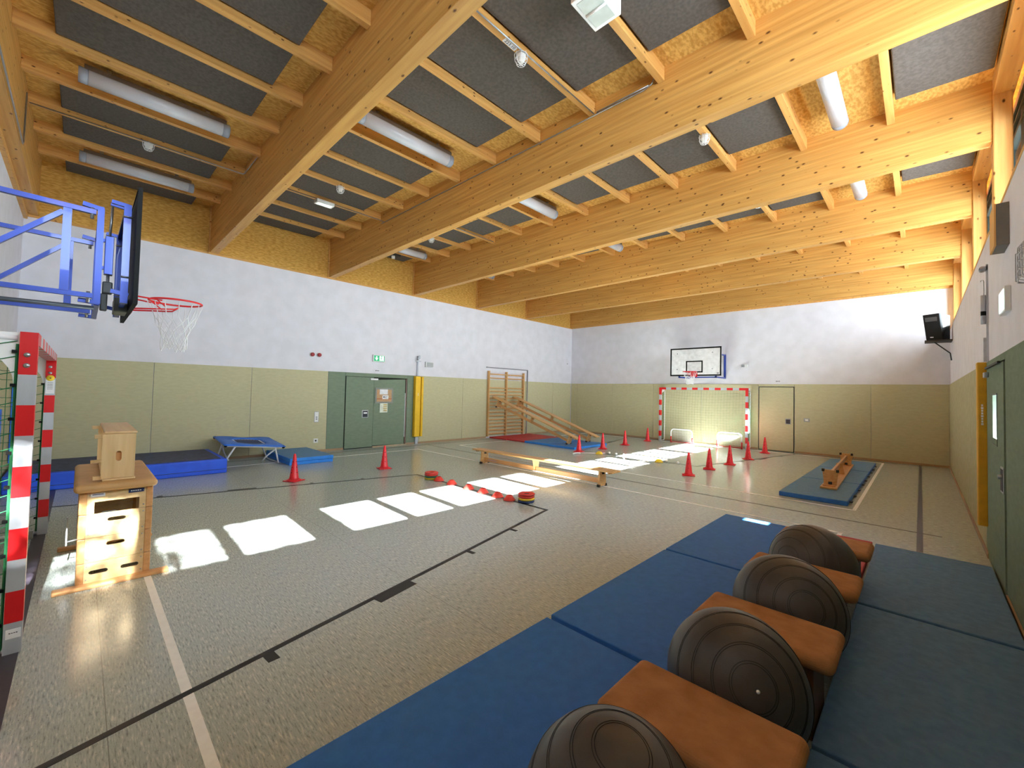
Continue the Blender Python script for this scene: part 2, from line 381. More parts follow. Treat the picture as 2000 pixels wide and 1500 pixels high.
# black court
line([(.45, 1.6), (.45, 17.75)], .04, m_bline, .002); line([(12.01, 1.6), (12.01, 17.75)], .06, m_vline, .002)
line([(.45, 9.66), (12.22, 9.66)], .035, m_bline, .002); line([(.45, 1.58), (12.04, 1.58)], .10, m_vline, .002); line([(.45, 17.72), (12.04, 17.72)], .05, m_bline, .002)
def key(yb, yf, sg):
    xb0, xb1, xf0, xf1 = 3.19, 9.17, 4.43, 7.95
    line([(xf0-.02, yf), (xf1+.02, yf)], .045, m_bline, .0024)
    line([(xb0, yb), (xf0, yf)], .045, m_bline, .0024); line([(xb1, yb), (xf1, yf)], .045, m_bline, .0024)
    for s in (0, 1):
        def X(y, o):
            t = (y-yb)/(yf-yb)
            return (xb0+(xf0-xb0)*t-o) if s == 0 else (xb1+(xf1-xb1)*t+o)
        for d, w in ((4.12*sg, .05), (3.25*sg, .05), (1.16*sg, .07)):
            y = yb+d; line([(X(y, 0), y-.0), (X(y, .12), y+.01*sg)], w, m_bline, .0022)
        ya, yc = yb+2.0*sg, yb+2.4*sg
        mb = MB(); q = [(X(ya, 0), ya), (X(ya, .11), ya+.02*sg), (X(yc, .11), yc+.02*sg), (X(yc, 0), yc)]
        mb.hexa([(a, b, .0002) for a, b in q], [(a, b, .0022) for a, b in q]); obj('floor_line', mb, m_bline, floor)
key(1.6, 6.75, 1); key(17.72, 12.62, -1)

# wall_left: the long white wall with the green double door
wl = struct('wall_left', MB().box(-.25, 0, .7, 18.25, 0, ZB), m_white)
obj('osb_band', MB().box(-.25, .0, 1.0, 17.95, ZB, 6.02), m_osbw, wl)
obj('band_edge', MB().box(-.01, .012, 1.0, 17.95, ZB-.012, ZB+.03), m_joist, wl)
def pads(axis, fixed, sgn, segs, parent, m, z0=.055, z1=ZP, t=.03):
    for a, b in segs:
        mb = MB()
        if axis == 'A': mb.box(fixed-.0, fixed+sgn*t, a+.004, b-.004, z0, z1)
        else: mb.box(a+.004, b-.004, fixed, fixed+sgn*t, z0, z1)
        obj('wall_pad', mb, m, parent, bevel=.004)
pads('A', .002, 1, [(1.03, 2.93), (2.93, 4.77), (4.77, 6.63), (9.62, 11.42), (11.42, 12.58), (14.78, 16.55), (16.55, 17.9)], wl, m_pad, t=.02)
pads('A', .002, 1, [(6.63, 7.12), (9.14, 9.60)], wl, m_dgreen, t=.02)
obj('wall_pad', MB().box(.002, .022, 7.12, 9.14, 2.12, ZP), m_dgreen, wl, bevel=.004)
obj('wall_pad', MB().box(.0, .008, 12.58, 14.78, .05, ZP), m_pad, wl)
wb = struct('wall_back', MB().box(-.25, 12.95, YB, 18.25, 0, ZB), m_white)
pads('B', YB-.002, -1, [(.03, .38), (.38, 2.27), (2.27, 4.17), (4.17, 6.08), (6.08, 7.99), (9.05, 10.96), (10.96, 12.58)], wb, m_pad, t=.02)
obj('wall_pad', MB().box(7.99, 9.05, YB-.022, YB-.002, 2.15, ZP), m_pad, wb, bevel=.004)
wf = struct('wall_front', MB().box(-.25, 12.95, .7, YD, 0, ZB), m_white)
pads('B', YD+.002, 1, [(.03, 1.6), (1.6, 3.5), (3.5, 5.4), (5.4, 7.3), (7.3, 9.2), (9.2, 11.1), (11.1, 12.58)], wf, m_pad, t=.02)
# wall_right: window wall; door with a narrow glazed slit
D0, D1, S0, S1, SZ0, SZ1 = 7.64, 8.97, 8.12, 8.46, 1.40, 1.84
mb = MB(); mb.box(XW, 12.95, .7, S0, 0, ZS-.03); mb.box(XW, 12.95, S1, 18.25, 0, ZS-.03)
mb.box(XW, 12.95, S0, S1, 0, SZ0); mb.box(XW, 12.95, S0, S1, SZ1, ZS-.03)
wr = struct('wall_right', mb, m_white)
obj('window_sill', MB().box(XW-.004, 12.99, 1.0, 17.95, ZS-.03, ZS), m_joist, wr)
pads('A', XW-.002, -1, [(9.22, 10.9), (10.9, 12.7), (12.7, 14.5), (14.5, 16.3), (16.3, 17.92)], wr, mat('pale_olive_felt_pad', (186, 180, 146), .95, spec=.1, c2=(172, 166, 132), scale=9, detail=8, bump=.1, bscale=160), t=.02)
pads('A', XW-.002, -1, [(1.03, 2.9), (2.9, 4.8), (4.8, 6.2), (6.2, 7.62), (8.99, 9.22)], wr, m_dgreen, t=.02)
obj('wall_pad', MB().box(XW-.022, XW-.002, 7.62, 8.99, 2.16, ZP), m_dgreen, wr, bevel=.004)
# skirtings
struct('baseboard_left', MB().box(.0, .03, 1.03, 6.63, 0, .055).box(.0, .03, 6.63, 7.12, 0, .055).box(0, .03, 9.14, 12.58, 0, .055).box(0, .03, 14.8, 17.92, 0, .055), m_skirt)
struct('baseboard_back', MB().box(.03, 7.97, YB-.03, YB, 0, .055).box(9.06, 12.57, YB-.03, YB, 0, .055), m_skirt)
struct('baseboard_front', MB().box(.03, 12.57, YD, YD+.03, 0, .055), m_skirt)
struct('baseboard_right', MB().box(XW-.035, XW, 9.0, 17.92, 0, .055).box(XW-.035, XW, 1.03, 7.6, 0, .055), m_skirt)

# roof: deck with beams, joists and fleece panels as its parts
mb = MB(); mb.hexa([(-.25, .7, deck(-.25)), (13.3, .7, deck(13.3)), (13.3, 18.25, deck(13.3)), (-.25, 18.25, deck(-.25))],
                   [(-.25, .7, 6.25), (13.3, .7, 6.25), (13.3, 18.25, 6.25), (-.25, 18.25, 6.25)])
ceil = struct('ceiling', mb, m_osb)
BF = [1.10, 3.82, 6.55, 9.27, 11.99, 14.71, 17.79]
for i, y in enumerate(BF):
    y0, y1 = (y-.08, y+.08) if i == 0 else (y, y+.16)
    mb = MB(); mb.hexa([(.0, y0, 4.87), (12.66, y0, 4.885), (12.66, y1, 4.885), (.0, y1, 4.87)],
                       [(.0, y0, deck(0)+.02), (12.66, y0, deck(12.66)+.02), (12.66, y1, deck(12.66)+.02), (.0, y1, deck(0)+.02)])
    obj('roof_beam', mb, m_beam, ceil, bevel=.004, seg=1)
    if 0 < i < 6: obj('beam_end_post', MB().box(0, .03, y-.03, y, ZB, deck(0)).box(0, .03, y1, y1+.02, ZB, deck(0)).box(0, .035, y, y1, ZB+.0, 4.87), m_joist, ceil)
struct('trim_1', MB().box(.0, 12.6, YB-.05, YB, ZB-.005, 4.885), m_joist)
struct('trim_2', MB().box(.0, 12.6, YD, YD+.05, ZB-.06, 4.89), m_joist)
obj('osb_band', MB().box(0, 12.9, .7, 1.02, ZB, 6.0), m_osbw, wf)
obj('osb_band', MB().box(0, 12.9, 17.94, 18.25, ZB, 6.0), m_osbw, wb)
JE = [.95+.985*k for k in range(12)]
bays = [(1.18, 3.82)]+[(BF[i]+.16, BF[i+1]) for i in range(1, 6)]
lampcells = {0: (0, 3), 1: (5,), 2: (0, 5, 10), 3: (0, 5, 10), 4: (0, 5, 10), 5: ()}
def slab(x0, x1, y0, y1, d0, d1):
    return MB().hexa([(x0, y0, deck(x0)-d1), (x1, y0, deck(x1)-d1), (x1, y1, deck(x1)-d1), (x0, y1, deck(x0)-d1)],
                     [(x0, y0, deck(x0)-d0), (x1, y0, deck(x1)-d0), (x1, y1, deck(x1)-d0), (x0, y1, deck(x0)-d0)])
for b, (y0, y1) in enumerate(bays):
    for e in JE: obj('joist', slab(e-.08, e, y0, y1, -.02, .17), m_joist, ceil, bevel=.003, seg=1)
    pa, pb = (1.50, 3.44) if b == 0 else (y0+.44, y1-.44)
    if b == 5: pb = y1-.4
    for k in range(12):
        cell = k
        xa, xb = JE[k]+.02, (JE[k+1]-.10 if k < 11 else 12.64)
        if cell in lampcells[b]: continue
        obj('acoustic_panel', slab(xa, xb, pa, pb, .03, .10), m_grey, ceil, bevel=.012)
    obj('acoustic_panel', slab(.06, .85, pa, pb, .03, .10), m_grey, ceil, bevel=.012)
# ring beam over the windows
obj('ring_beam', slab(12.66, 12.84, 1.0, 17.95, -.02, .20), m_joist, ceil, bevel=.006)
obj('eaves_board', MB().box(13.00, 13.62, .7, 18.25, 5.17, 5.5), m_joist, ceil)
# clerestory: posts, frames, panes, screens
for i, y in enumerate(BF):
    ya = y-.02 if i else y-.08
    struct('trim_%d' % (i+3), MB().box(12.66, 12.82, ya, ya+.18, ZS, 5.45), m_post, bevel=.012)
edges = [1.20]+[v+.16 for v in BF[1:6]]; ends = [v-.02 for v in BF[1:6]]+[17.75]
GX = 12.92
for i, (a, b) in enumerate(zip(edges, ends)):
    wn = struct('window_%d' % (i+1))
    f = MB(); L = b-a
    gl = [(a+.04, a+.76), (a+.93, a+1.54), (a+1.71, a+2.40)]
    if i == 0: gl = [(a+.08, a+.78), (a+1.0, a+1.49), (a+1.66, a+2.33)]
    if i == 5: gl = [(a+.04, a+.84), (a+.96, a+1.64), (a+1.76, b-.16)]
    z0, z1, zt = 3.80, 5.08, 5.42
    f.box(GX-.04, GX+.04, a-.1, b+.1, ZS, z0); f.box(GX-.035, GX+.035, a-.1, b+.1, z1, z1+.05); f.box(GX-.035, GX+.035, a-.1, b+.1, 5.26, 5.29)
    f.box(GX-.04, GX+.04, a-.1, b+.1, zt-.04, zt+.05)
    ms = [(a-.1, gl[0][0])]+[(gl[k][1], gl[k+1][0]) for k in range(2)]+[(gl[2][1], b+.1)]
    for u, v in ms: f.box(GX-.02, GX+.02, u, v, z0-.01, zt)
    fo = obj('window_frame', f, m_frm, wn)
    for u, v in gl:
        obj('window_pane', MB().box(GX-.004, GX+.004, u-.005, v+.005, z0-.005, z1+.005), m_glass, wn)
        obj('sun_screen', MB().box(GX+.006, GX+.012, u-.005, v+.005, z1, zt), m_screen, wn)

# ------------------------------------------------------------------ doors
d1 = struct('door_1')
obj('door_leaf', MB().box(.0, .03, 7.145, 7.99, .02, 2.11), m_dgreen, d1, bevel=.004)
obj('door_gap', MB().box(-.0, .008, 7.12, 9.14, .0, 2.12), m_gap, d1)
# second leaf stands ajar, swung inwards on its right-hand side
mb = MB(); mb.box(0, .05, -1.10, 0, .03, 2.08); Mx = Matrix.Translation((-.02, 9.08, 0)) @ Matrix.Rotation(.055, 4, 'Z'); 
mb = MB(); q0, q1 = (.032, 8.02), (.012, 9.06)
mb.hexa([(.010, 7.995, .05), (.028, 7.995, .05), (.05, 9.05, .03), (.02, 9.05, .03)], [(.010, 7.995, 2.04), (.028, 7.995, 2.04), (.05, 9.05, 2.09), (.02, 9.05, 2.09)])
lf = obj('door_leaf', mb, m_dgreen, d1, bevel=.003)
obj('hinge_stile', MB().box(.01, .06, 9.075, 9.11, .02, 2.10), mat('brown_door_frame', (120, 96, 84), .5), d1)
obj('door_edge', MB().box(.03, .052, 9.055, 9.07, .25, 1.65), m_paper, d1)
obj('door_closer', MB().box(.03, .09, 7.86, 8.10, 2.03, 2.08), m_wpaint, d1, bevel=.006)
hb = obj('latch_plate', MB().box(.028, .036, 7.64, 7.84, .90, 1.13), m_steel, d1, bevel=.004)
obj('latch_recess', MB().box(.034, .038, 7.665, 7.815, .92, 1.10), m_print, hb)
obj('latch_sign', MB().box(.037, .040, 7.69, 7.80, 1.02, 1.06), m_paper, hb)
obj('threshold', MB().box(-.0, .05, 8.0, 9.14, .0, .03), mat('sand_threshold', (190, 168, 140), .7), d1)
d2 = struct('door_2')
obj('door_leaf', MB().box(8.02, 9.02, YB-.03, YB-.004, .02, 2.125), m_pad, d2, bevel=.004)
obj('door_gap', MB().box(8.0, 9.04, YB-.012, YB-.002, .0, 2.145), m_gap, d2)
hb = obj('latch_plate', MB().box(8.79, 8.95, YB-.036, YB-.028, .91, 1.10), m_steel, d2, bevel=.004)
obj('latch_recess', MB().box(8.81, 8.93, YB-.039, YB-.034, .93, 1.07), m_print, hb)
d3 = struct('door_3')
mb = MB(); x0, x1 = XW-.03, XW-.004
for y0, y1, z0, z1 in ((D0+.01, S0, .02, 2.14), (S1, D1-.01, .02, 2.14), (S0, S1, .02, SZ0), (S0, S1, SZ1, 2.14)): mb.box(x0, x1, y0, y1, z0, z1)
obj('door_leaf', mb, m_dgreen, d3)
obj('door_gap', MB().box(XW-.012, XW-.002, D0-.012, D0+.01, 0, 2.16).box(XW-.012, XW-.002, D0-.01, D1, 2.14, 2.16), m_gap, d3)
obj('glazing_bead', MB().box(XW-.034, XW-.03, S0-.03, S1+.03, SZ1, SZ1+.015).box(XW-.034, XW-.03, S0-.03, S0-.02, SZ0-.06, SZ1).box(XW-.034, XW-.03, S0-.03, S1+.03, SZ0-.07, SZ0-.06), m_frm, d3)
obj('window_pane', MB().box(XW+.1, XW+.106, S0-.002, S1+.002, SZ0-.002, SZ1+.002), m_glass, d3)
hb = obj('latch_plate', MB().box(XW-.036, XW-.03, 7.66, 7.84, .93, 1.17), m_steel, d3, bevel=.003)
obj('latch_recess', MB().box(XW-.039, XW-.034, 7.68, 7.82, .95, 1.15), m_print, hb)
obj('latch_knob', MB().lathe([(.0, -.03), (.02, -.03), (.02, 0), (0, 0)], (XW-.034, 7.72, 1.08), 12, axis='x'), m_steel, hb)
obj('door_closer', MB().box(XW-.065, XW-.03, 8.78, 8.92, 2.04, 2.10), m_steel, d3, bevel=.006)
obj('closer_arm', MB().box(XW-.055, XW-.035, 7.78, 8.86, 2.135, 2.155), m_dark, d3)

# ------------------------------------------------------------------ wall things
def sign_exit(loc, y, z, w, h):
    t = thing('exit_sign', 'green and white exit sign with down arrow above the double door', 'exit sign', loc)
    obj('housing', MB().box(.0, .07, y-w/2-.02, y+w/2+.02, z-h/2-.02, z+h/2+.02), m_wplast, t, bevel=.005)
    fc = obj('sign_face', MB().box(.07, .074, y-w/2, y+w/2, z-h/2, z+h/2), m_exitgrn, t)
    a = MB(); yc = y-w*.25; s = h*.36
    a.prism([(yc-.018, z+s), (yc+.018, z+s), (yc+.018, z-.01), (yc+s*.9, z+.02), (yc, z-s), (yc-s*.9, z+.02), (yc-.018, z-.01)], .0745, .0765, 'x')
    obj('arrow', a, m_exitlit, fc)
    b = MB(); b.box(.0745, .076, y+.01, y+w*.42, z-h*.42, z+h*.42); obj('door_pictogram', b, m_exitlit, fc)
    c = MB(); yc = y+w*.21
    c.lathe([(0, .0765), (.016, .0765), (.016, .078), (0, .078)], (0, yc+.005, z+.06), 12, axis='x')
    for p0, p1 in (((yc, .04), (yc-.012, -.02)), ((yc-.012, -.02), (yc+.025, -.04)), ((yc+.025, -.04), (yc+.022, -.085)), ((yc-.012, -.02), (yc-.035, -.06)), ((yc-.035, -.06), (yc-.06, -.062)), ((yc, .03), (yc-.035, .01)), ((yc, .03), (yc+.03, .0))):
        c.tube([(.0775, p0[0], z+p0[1]), (.0775, p1[0], z+p1[1])], .008, 6)
    obj('running_figure', c, m_green, fc)
sign_exit((.02, 8.115, 2.7), 8.115, 2.695, .34, .17)
for y, lb in ((6.18, 'red round alarm sounder on the white wall, left of the pair'), (6.36, 'red round alarm sounder on the white wall, right of the pair')):
    t = thing('alarm_sounder', lb, 'alarm', (0, y, 2.665), 'alarm sounders')
    obj('base', MB().lathe([(.0, .002), (.062, .002), (.062, .03), (.0, .03)], (0, y, 2.665), 20, axis='x'), m_wplast, t)
    obj('horn', MB().lathe([(.052, .03), (.052, .07), (.03, .085), (0, .085)], (0, y, 2.665), 20, axis='x'), mat('dark_red_plastic', (150, 24, 34), .4), t)
t = thing('ventilation_box', 'grey slatted box on the white wall right of the yellow post', 'vent', (0, 9.94, 2.62))
obj('housing', MB().box(.002, .07, 9.79, 10.09, 2.54, 2.71), m_wplast, t, bevel=.004)
mb = MB()
for k in range(9): mb.box(.07, .078, 9.83, 10.08, 2.555+k*.016, 2.563+k*.016)
obj('grille', mb, m_grid, t)
t = thing('control_panel', 'white control panel with buttons on the green wall pad', 'panel', (0, 6.35, .97))
obj('frame', MB().box(.022, .03, 6.29, 6.41, .81, 1.11), m_steel, t)
obj('face', MB().box(.03, .034, 6.305, 6.395, .83, 1.09), m_wplast, t)
mb = MB()
for k in range(3): mb.box(.034, .037, 6.33, 6.37, .88+k*.035, .895+k*.035)
obj('button', mb, m_print, t)
t = thing('wall_socket', 'white wall socket low on the green pad left of the door', 'socket', (0, 6.35, .31))
obj('cover', MB().box(.022, .032, 6.29, 6.41, .25, .37), m_wplast, t, bevel=.004)
obj('outlet', MB().lathe([(0, .031), (.022, .031), (.022, .034), (0, .034)], (0, 6.35, .31), 16, axis='x'), m_black, t)
tag(obj('wall_socket', MB().box(.0, .012, 1.22, 1.32, 3.19, 3.27), m_wplast, loc=(0, 1.27, 3.2)), 'small white outlet high on the white wall behind the blue hoop frame', 'socket')
tag(obj('wall_hook', MB().lathe([(0, 0), (.025, 0), (.02, .03), (0, .03)], (0, 17.62, 3.15), 12, axis='x'), m_steel, loc=(0, 17.62, 3.15)), 'small round metal fitting high on the white wall near the far corner', 'hook')
tag(obj('wall_hook', MB().lathe([(0, 0), (.025, 0), (.02, .03), (0, .03)], (.022, 17.5, .55), 12, axis='x'), m_steel, loc=(0, 17.5, .55)), 'small round metal fitting low on the green pad near the far corner', 'hook')
t = thing('notice_board', 'framed cork notice board with papers on the open door leaf', 'notice board', (.06, 8.33, 1.6))
obj('frame', MB().box(.052, .062, 8.03, 8.62, 1.33, 1.80), mat('grey_board_frame', (140, 142, 134), .5), t)
obj('cork', MB().box(.062, .065, 8.08, 8.57, 1.38, 1.75), m_cork, t)
obj('red_strip', MB().box(.065, .067, 8.08, 8.57, 1.455, 1.475), mat('rust_strip', (190, 90, 50), .6), t)
obj('notice', MB().box(.066, .068, 8.17, 8.44, 1.60, 1.755), m_paper, t)
n2 = obj('notice', MB().box(.068, .070, 8.26, 8.46, 1.46, 1.575), m_paper, t)
obj('print', MB().box(.070, .0705, 8.29, 8.33, 1.50, 1.54).box(.070, .0705, 8.345, 8.43, 1.495, 1.50).box(.070, .0705, 8.345, 8.36, 1.50, 1.545).box(.070, .0705, 8.39, 8.43, 1.53, 1.545), m_print, n2)
t = thing('poster', 'pale printed sheet taped under the cork board on the open door', 'poster', (.055, 8.32, 1.2))
obj('sheet', MB().box(.053, .056, 8.19, 8.45, 1.045, 1.345), mat('cream_paper', (226, 232, 214), .8), t)
mb = MB()
for k in range(4): mb.box(.056, .0565, 8.31, 8.43, 1.085+k*.06, 1.12+k*.06)
obj('print', mb, mat('ochre_print', (206, 178, 110), .8), t)
for (nm, M, lb, p) in (('left', FA(.004, 8.10, 2.325), 'small room number on the white wall above the double door', (0, 8.1, 2.3)), ('back', FB(8.57, YB-.004, 2.325), 'small room number plate on the white wall above the far door', (8.57, YB, 2.3))):
    t = thing('room_number', lb, 'sign', p)
    if nm == 'left': obj('plate', MB().box(.0, .003, 7.98, 8.22, 2.28, 2.37), m_white, t)
    else: obj('plate', MB().box(8.46, 8.68, YB-.003, YB, 2.28, 2.37), m_white, t)
    marks('numerals', 3, .07, M, m_print, t)
# yellow padded posts
t = thing('post_pad', 'yellow padded net post cover on the left wall beside the double door', 'post pad', (.1, 9.5, 0))
obj('pad', MB().box(.03, .17, 9.36, 9.56, .24, 2.21), m_yellow, t, bevel=.02)
obj('pad', MB().box(.03, .15, 9.60, 9.68, .24, 2.20), m_yellow, t, bevel=.015)
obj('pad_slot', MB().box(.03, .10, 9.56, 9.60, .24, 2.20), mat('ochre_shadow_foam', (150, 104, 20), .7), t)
obj('rail', MB().box(.022, .05, 9.48, 9.53, 2.20, 2.78).box(.02, .08, 9.46, 9.55, .0, .24), m_alu, t)
obj('pulley', MB().box(.02, .12, 9.47, 9.50, 2.74, 2.88).box(.02, .10, 9.53, 9.55, 2.78, 2.90).box(.04, .08, 9.42, 9.60, 2.70, 2.73), m_steel, t)
marks('lettering', 3, .05, frame((.1715, 9.46, 1.62), (0, 0, 1), (0, -1, 0)), m_wpaint, t)
t = thing('post_pad', 'yellow padded net post cover on the window wall beside the glazed green door', 'post pad', (12.5, 9.2, 0))
obj('pad', MB().box(12.50, 12.585, 9.08, 9.20, .34, 2.23), mat('amber_foam_pad', (222, 164, 22), .55), t, bevel=.012)
obj('pad_back', MB().box(12.575, 12.597, 9.10, 9.22, .34, 2.22), mat('brown_pad_side', (150, 100, 20), .6), t)
obj('rail', MB().box(12.582, 12.6, 9.12, 9.17, 2.24, 3.38), m_alu, t)
obj('bracket', MB().box(12.558, 12.582, 9.12, 9.16, 2.24, 2.52), m_steel, t)
wv = obj('winch', MB().lathe([(0, 2.68), (.022, 2.68), (.022, 3.02), (.0, 3.02)], (12.56, 9.13, 0), 16), m_alu, t)
obj('label_band', MB().lathe([(.023, 2.78), (.023, 2.83)], (12.56, 9.13, 0), 16), m_black, wv)
obj('hook', MB().tube([(12.565, 9.13, 3.0), (12.565, 9.13, 3.18), (12.56, 9.13, 3.20), (12.545, 9.13, 3.20), (12.54, 9.13, 3.18)], .004, 6), m_steel, wv)
obj('pulley', MB().lathe([(0, 9.10), (.03, 9.10), (.03, 9.18), (0, 9.18)], (12.555, 0, 3.33), 16, axis='y').box(12.56, 12.595, 9.12, 9.16, 3.31, 3.36), m_steel, t)
marks('lettering', 8, .05, frame((12.54, 9.0785, 1.62), (0, 0, 1), (-1, 0, 0)), m_wpaint, t)
# lit emergency lamp on the window wall
t = thing('exit_lamp', 'lit white emergency lamp box above the glazed green door', 'emergency lamp', (12.55, 7.6, 2.7))
obj('housing', MB().box(12.56, 12.60, 7.42, 7.76, 2.57, 2.79), m_wplast, t, bevel=.004)
obj('lit_face', MB().box(12.556, 12.56, 7.44, 7.74, 2.59, 2.77), m_exitlit, t)
# grey speaker box high on the window wall
t = thing('speaker_box', 'grey box loudspeaker with wooden front high on the window wall', 'loudspeaker', (12.5, 7.66, 3.2))
obj('cabinet', MB().box(12.52, 12.60, 7.47, 7.80, 3.17, 3.55), mat('grey_cabinet', (120, 116, 110), .7), t, bevel=.003)
obj('front_panel', MB().box(12.508, 12.52, 7.47, 7.80, 3.17, 3.55), m_post, t)
# wire cage
t = thing('wire_guard', 'wire ball guard cage on the window wall at the picture edge', 'guard', (12.55, 6.9, 2.9))
mb = MB()
for z in (2.67, 2.73, 2.79, 2.85, 2.90):
    mb.tube([(12.60, 6.74, z), (12.56, 6.71, z), (12.545, 6.55, z), (12.56, 6.27, z), (12.60, 6.24, z)], .004, 5)
for y in (6.70, 6.61, 6.52, 6.43, 6.34): mb.tube([(12.6, y, 2.66), (12.55, y, 2.68), (12.55, y, 2.89), (12.6, y, 2.91)], .004, 5)
obj('wires', mb, m_steel, t)
obj('detector', MB().lathe([(.0, 12.56), (.05, 12.565), (.06, 12.60), (0, 12.60)], (0, 6.5, 2.79), 16, axis='x'), m_wplast, t)
# corner loudspeaker
t = thing('loudspeaker', 'black loudspeaker on a wall bracket in the far right corner', 'loudspeaker', (12.4, 16.9, 3.3))
ca = MB(); ca.hexa([(12.13, 16.60, 3.31), (12.42, 16.58, 3.31), (12.57, 17.0, 3.31), (12.20, 17.05, 3.31)], [(12.06, 16.62, 3.96), (12.36, 16.58, 3.98), (12.57, 17.0, 3.96), (12.16, 17.05, 3.94)])
cab = obj('cabinet', ca, m_black, t, bevel=.01)
obj('horn', MB().hexa([(12.11, 16.60, 3.77), (12.33, 16.585, 3.78), (12.33, 16.57, 3.78), (12.11, 16.585, 3.77)], [(12.10, 16.605, 3.88), (12.32, 16.59, 3.89), (12.32, 16.575, 3.89), (12.10, 16.59, 3.88)]), m_dark, cab)
obj('badge', MB().box(12.20, 12.26, 16.572, 16.59, 3.37, 3.385), m_paper, cab)
obj('shelf', MB().box(12.10, 12.59, 16.55, 17.05, 3.27, 3.305), m_dark, t)
obj('brace', MB().tube([(12.28, 16.8, 3.27), (12.56, 16.8, 2.98), (12.58, 16.8, 2.80)], .015, 6), m_dark, t)
t = thing('wall_detector', 'small white grilled detector on the far wall right of the backboard', 'detector', (7.54, 17.9, 2.87))
obj('housing', MB().box(7.46, 7.66, 17.85, 17.95, 2.81, 2.92), m_wplast, t, bevel=.01)
obj('grille', MB().box(7.47, 7.57, 17.843, 17.85, 2.82, 2.91), m_grid, t)
t = thing('light_switch', 'white light switch on the olive pad right of the far door', 'switch', (9.38, 17.9, 1.08))
obj('frame', MB().box(9.30, 9.46, YB-.034, YB-.022, 1.02, 1.14), m_steel, t, bevel=.003)
obj('rocker', MB().box(9.34, 9.42, YB-.04, YB-.034, 1.05, 1.11), m_wplast, t)

# ------------------------------------------------------------------ ceiling things
def lamp(x, y, ln, label):
    z = deck(x)-.19; t = thing('ceiling_lamp', label, 'lamp', (x, y, z), 'tube lamps between the joists')
    n = 20; mb = MB(); r = .095
    mb.lathe([(0, -ln/2+.09), (r, -ln/2+.09), (r, ln/2-.09), (0, ln/2-.09)], (x, y, z), n, axis='y'); obj('diffuser', mb, m_acryl, t)
    for s in (-1, 1):
        a, b = sorted((s*(ln/2-.09), s*ln/2))
        obj('end_cap', MB().lathe([(0, a), (r*1.01, a), (r*1.01, b-.01), (r*.9, b), (0, b)], (x, y, z), n, axis='y'), m_lampend, t)
    obj('tray', MB().box(x-.075, x+.075, y-ln/2+.05, y+ln/2-.05, z+.06, z+.12), mat('brown_grey_tray', (110, 96, 84), .7), t)
    obj('bracket', MB().box(x-.02, x+.02, y-ln/2+.25, y-ln/2+.3, z+.1, deck(x)).box(x-.02, x+.02, y+ln/2-.3, y+ln/2-.25, z+.1, deck(x)), m_steel, t)
cx = lambda k: (JE[k]+JE[k+1]-.08)/2
lamp(cx(0), 2.48, 1.6, 'tube lamp above the blue hoop frame, lower of two in the nearest bay')
lamp(cx(3), 2.48, 1.6, 'long tube lamp in the nearest bay, the upper left one in the photo')
lamp(cx(5), 5.20, 1.62, 'tube lamp in the middle of the second roof bay, fully visible')
lamp(cx(5), 7.98, 1.62, 'tube lamp in the third roof bay, half hidden behind a beam near the centre')
lamp(cx(0), 7.98, 1.62, 'tube lamp in the third roof bay close to the left long wall')
lamp(cx(10), 7.98, 1.62, 'wide looking tube lamp in the third roof bay nearest the windows')
lamp(cx(5), 10.70, 1.62, 'tube lamp in the fourth roof bay, only its end showing mid ceiling')
lamp(cx(0), 10.70, 1.62, 'tube lamp in the fourth roof bay near the left wall, mostly hidden')
lamp(cx(10), 10.70, 1.62, 'short looking tube lamp in the fourth roof bay nearest the windows')
def detector(k, y, label, ny=None):
    x = JE[k]-.04; z = deck(x)-.17; t = thing('smoke_detector', label, 'detector', (x, y, z), 'caged smoke detectors under the joists')
    obj('base', MB().lathe([(0, 0), (.055, 0), (.055, -.04), (.035, -.09), (0, -.09)], (x, y, z), 20), m_wplast, t)
    mb = MB()
    for r, h in ((.075, -.02), (.07, -.07), (.05, -.115)): mb.tube([(x+r*math.cos(a*PI/8), y+r*math.sin(a*PI/8), z+h) for a in range(16)], .003, 4, closed=True)
    for a in range(8):
        c, s = math.cos(a*PI/4), math.sin(a*PI/4)
        mb.tube([(x+.075*c, y+.075*s, z), (x+.07*c, y+.07*s, z-.07), (x+.05*c, y+.05*s, z-.115), (x+.01*c, y+.01*s, z-.125)], .003, 4)
    obj('guard_cage', mb, m_wpaint, t)
    if ny:
        M = frame((x, y-.17, z-.002), (0, 1, 0), (1, 0, 0)); obj('label_strip', MB().box(x-.028, x+.028, y-.27, y-.085, z-.0025, z), m_paper, t); text('lettering', ny, .055, frame((x, y-.178, z-.004), (0, 1, 0), (1, 0, 0)), m_print, t)
detector(8, 5.13, 'caged smoke detector with the 223.10 label beside it', '223.10')
detector(2, 2.47, 'caged smoke detector in the nearest bay between the two left lamps')
detector(3, 5.20, 'caged smoke detector in the second bay above the emergency light')
detector(9, 7.95, 'caged smoke detector in the third bay right of centre')
detector(2, 7.98, 'caged smoke detector in the third bay near the left wall')
detector(9, 10.72, 'caged smoke detector half hidden in the fourth bay')
t = thing('emergency_light', 'small flat white emergency light under a joist in the second bay', 'emergency light', (2.87, 5.27, 5.6))
x, z = JE[2]-.04, deck(2.9)-.17
obj('housing', MB().box(x-.09, x+.09, 5.10, 5.46, z-.07, z), m_wplast, t, bevel=.008)
obj('lens', MB().box(x-.05, x+.05, 5.14, 5.42, z-.075, z-.07), m_exitlit, t)
t = thing('emergency_light', 'white box floodlight under a joist at the top edge of the picture', 'emergency light', (9.8, 5.1, 5.5))
x, z = JE[9]-.0, deck(9.8)-.17
obj('housing', MB().box(x-.13, x+.16, 4.86, 5.27, z-.16, z), m_wpaint, t, bevel=.006)
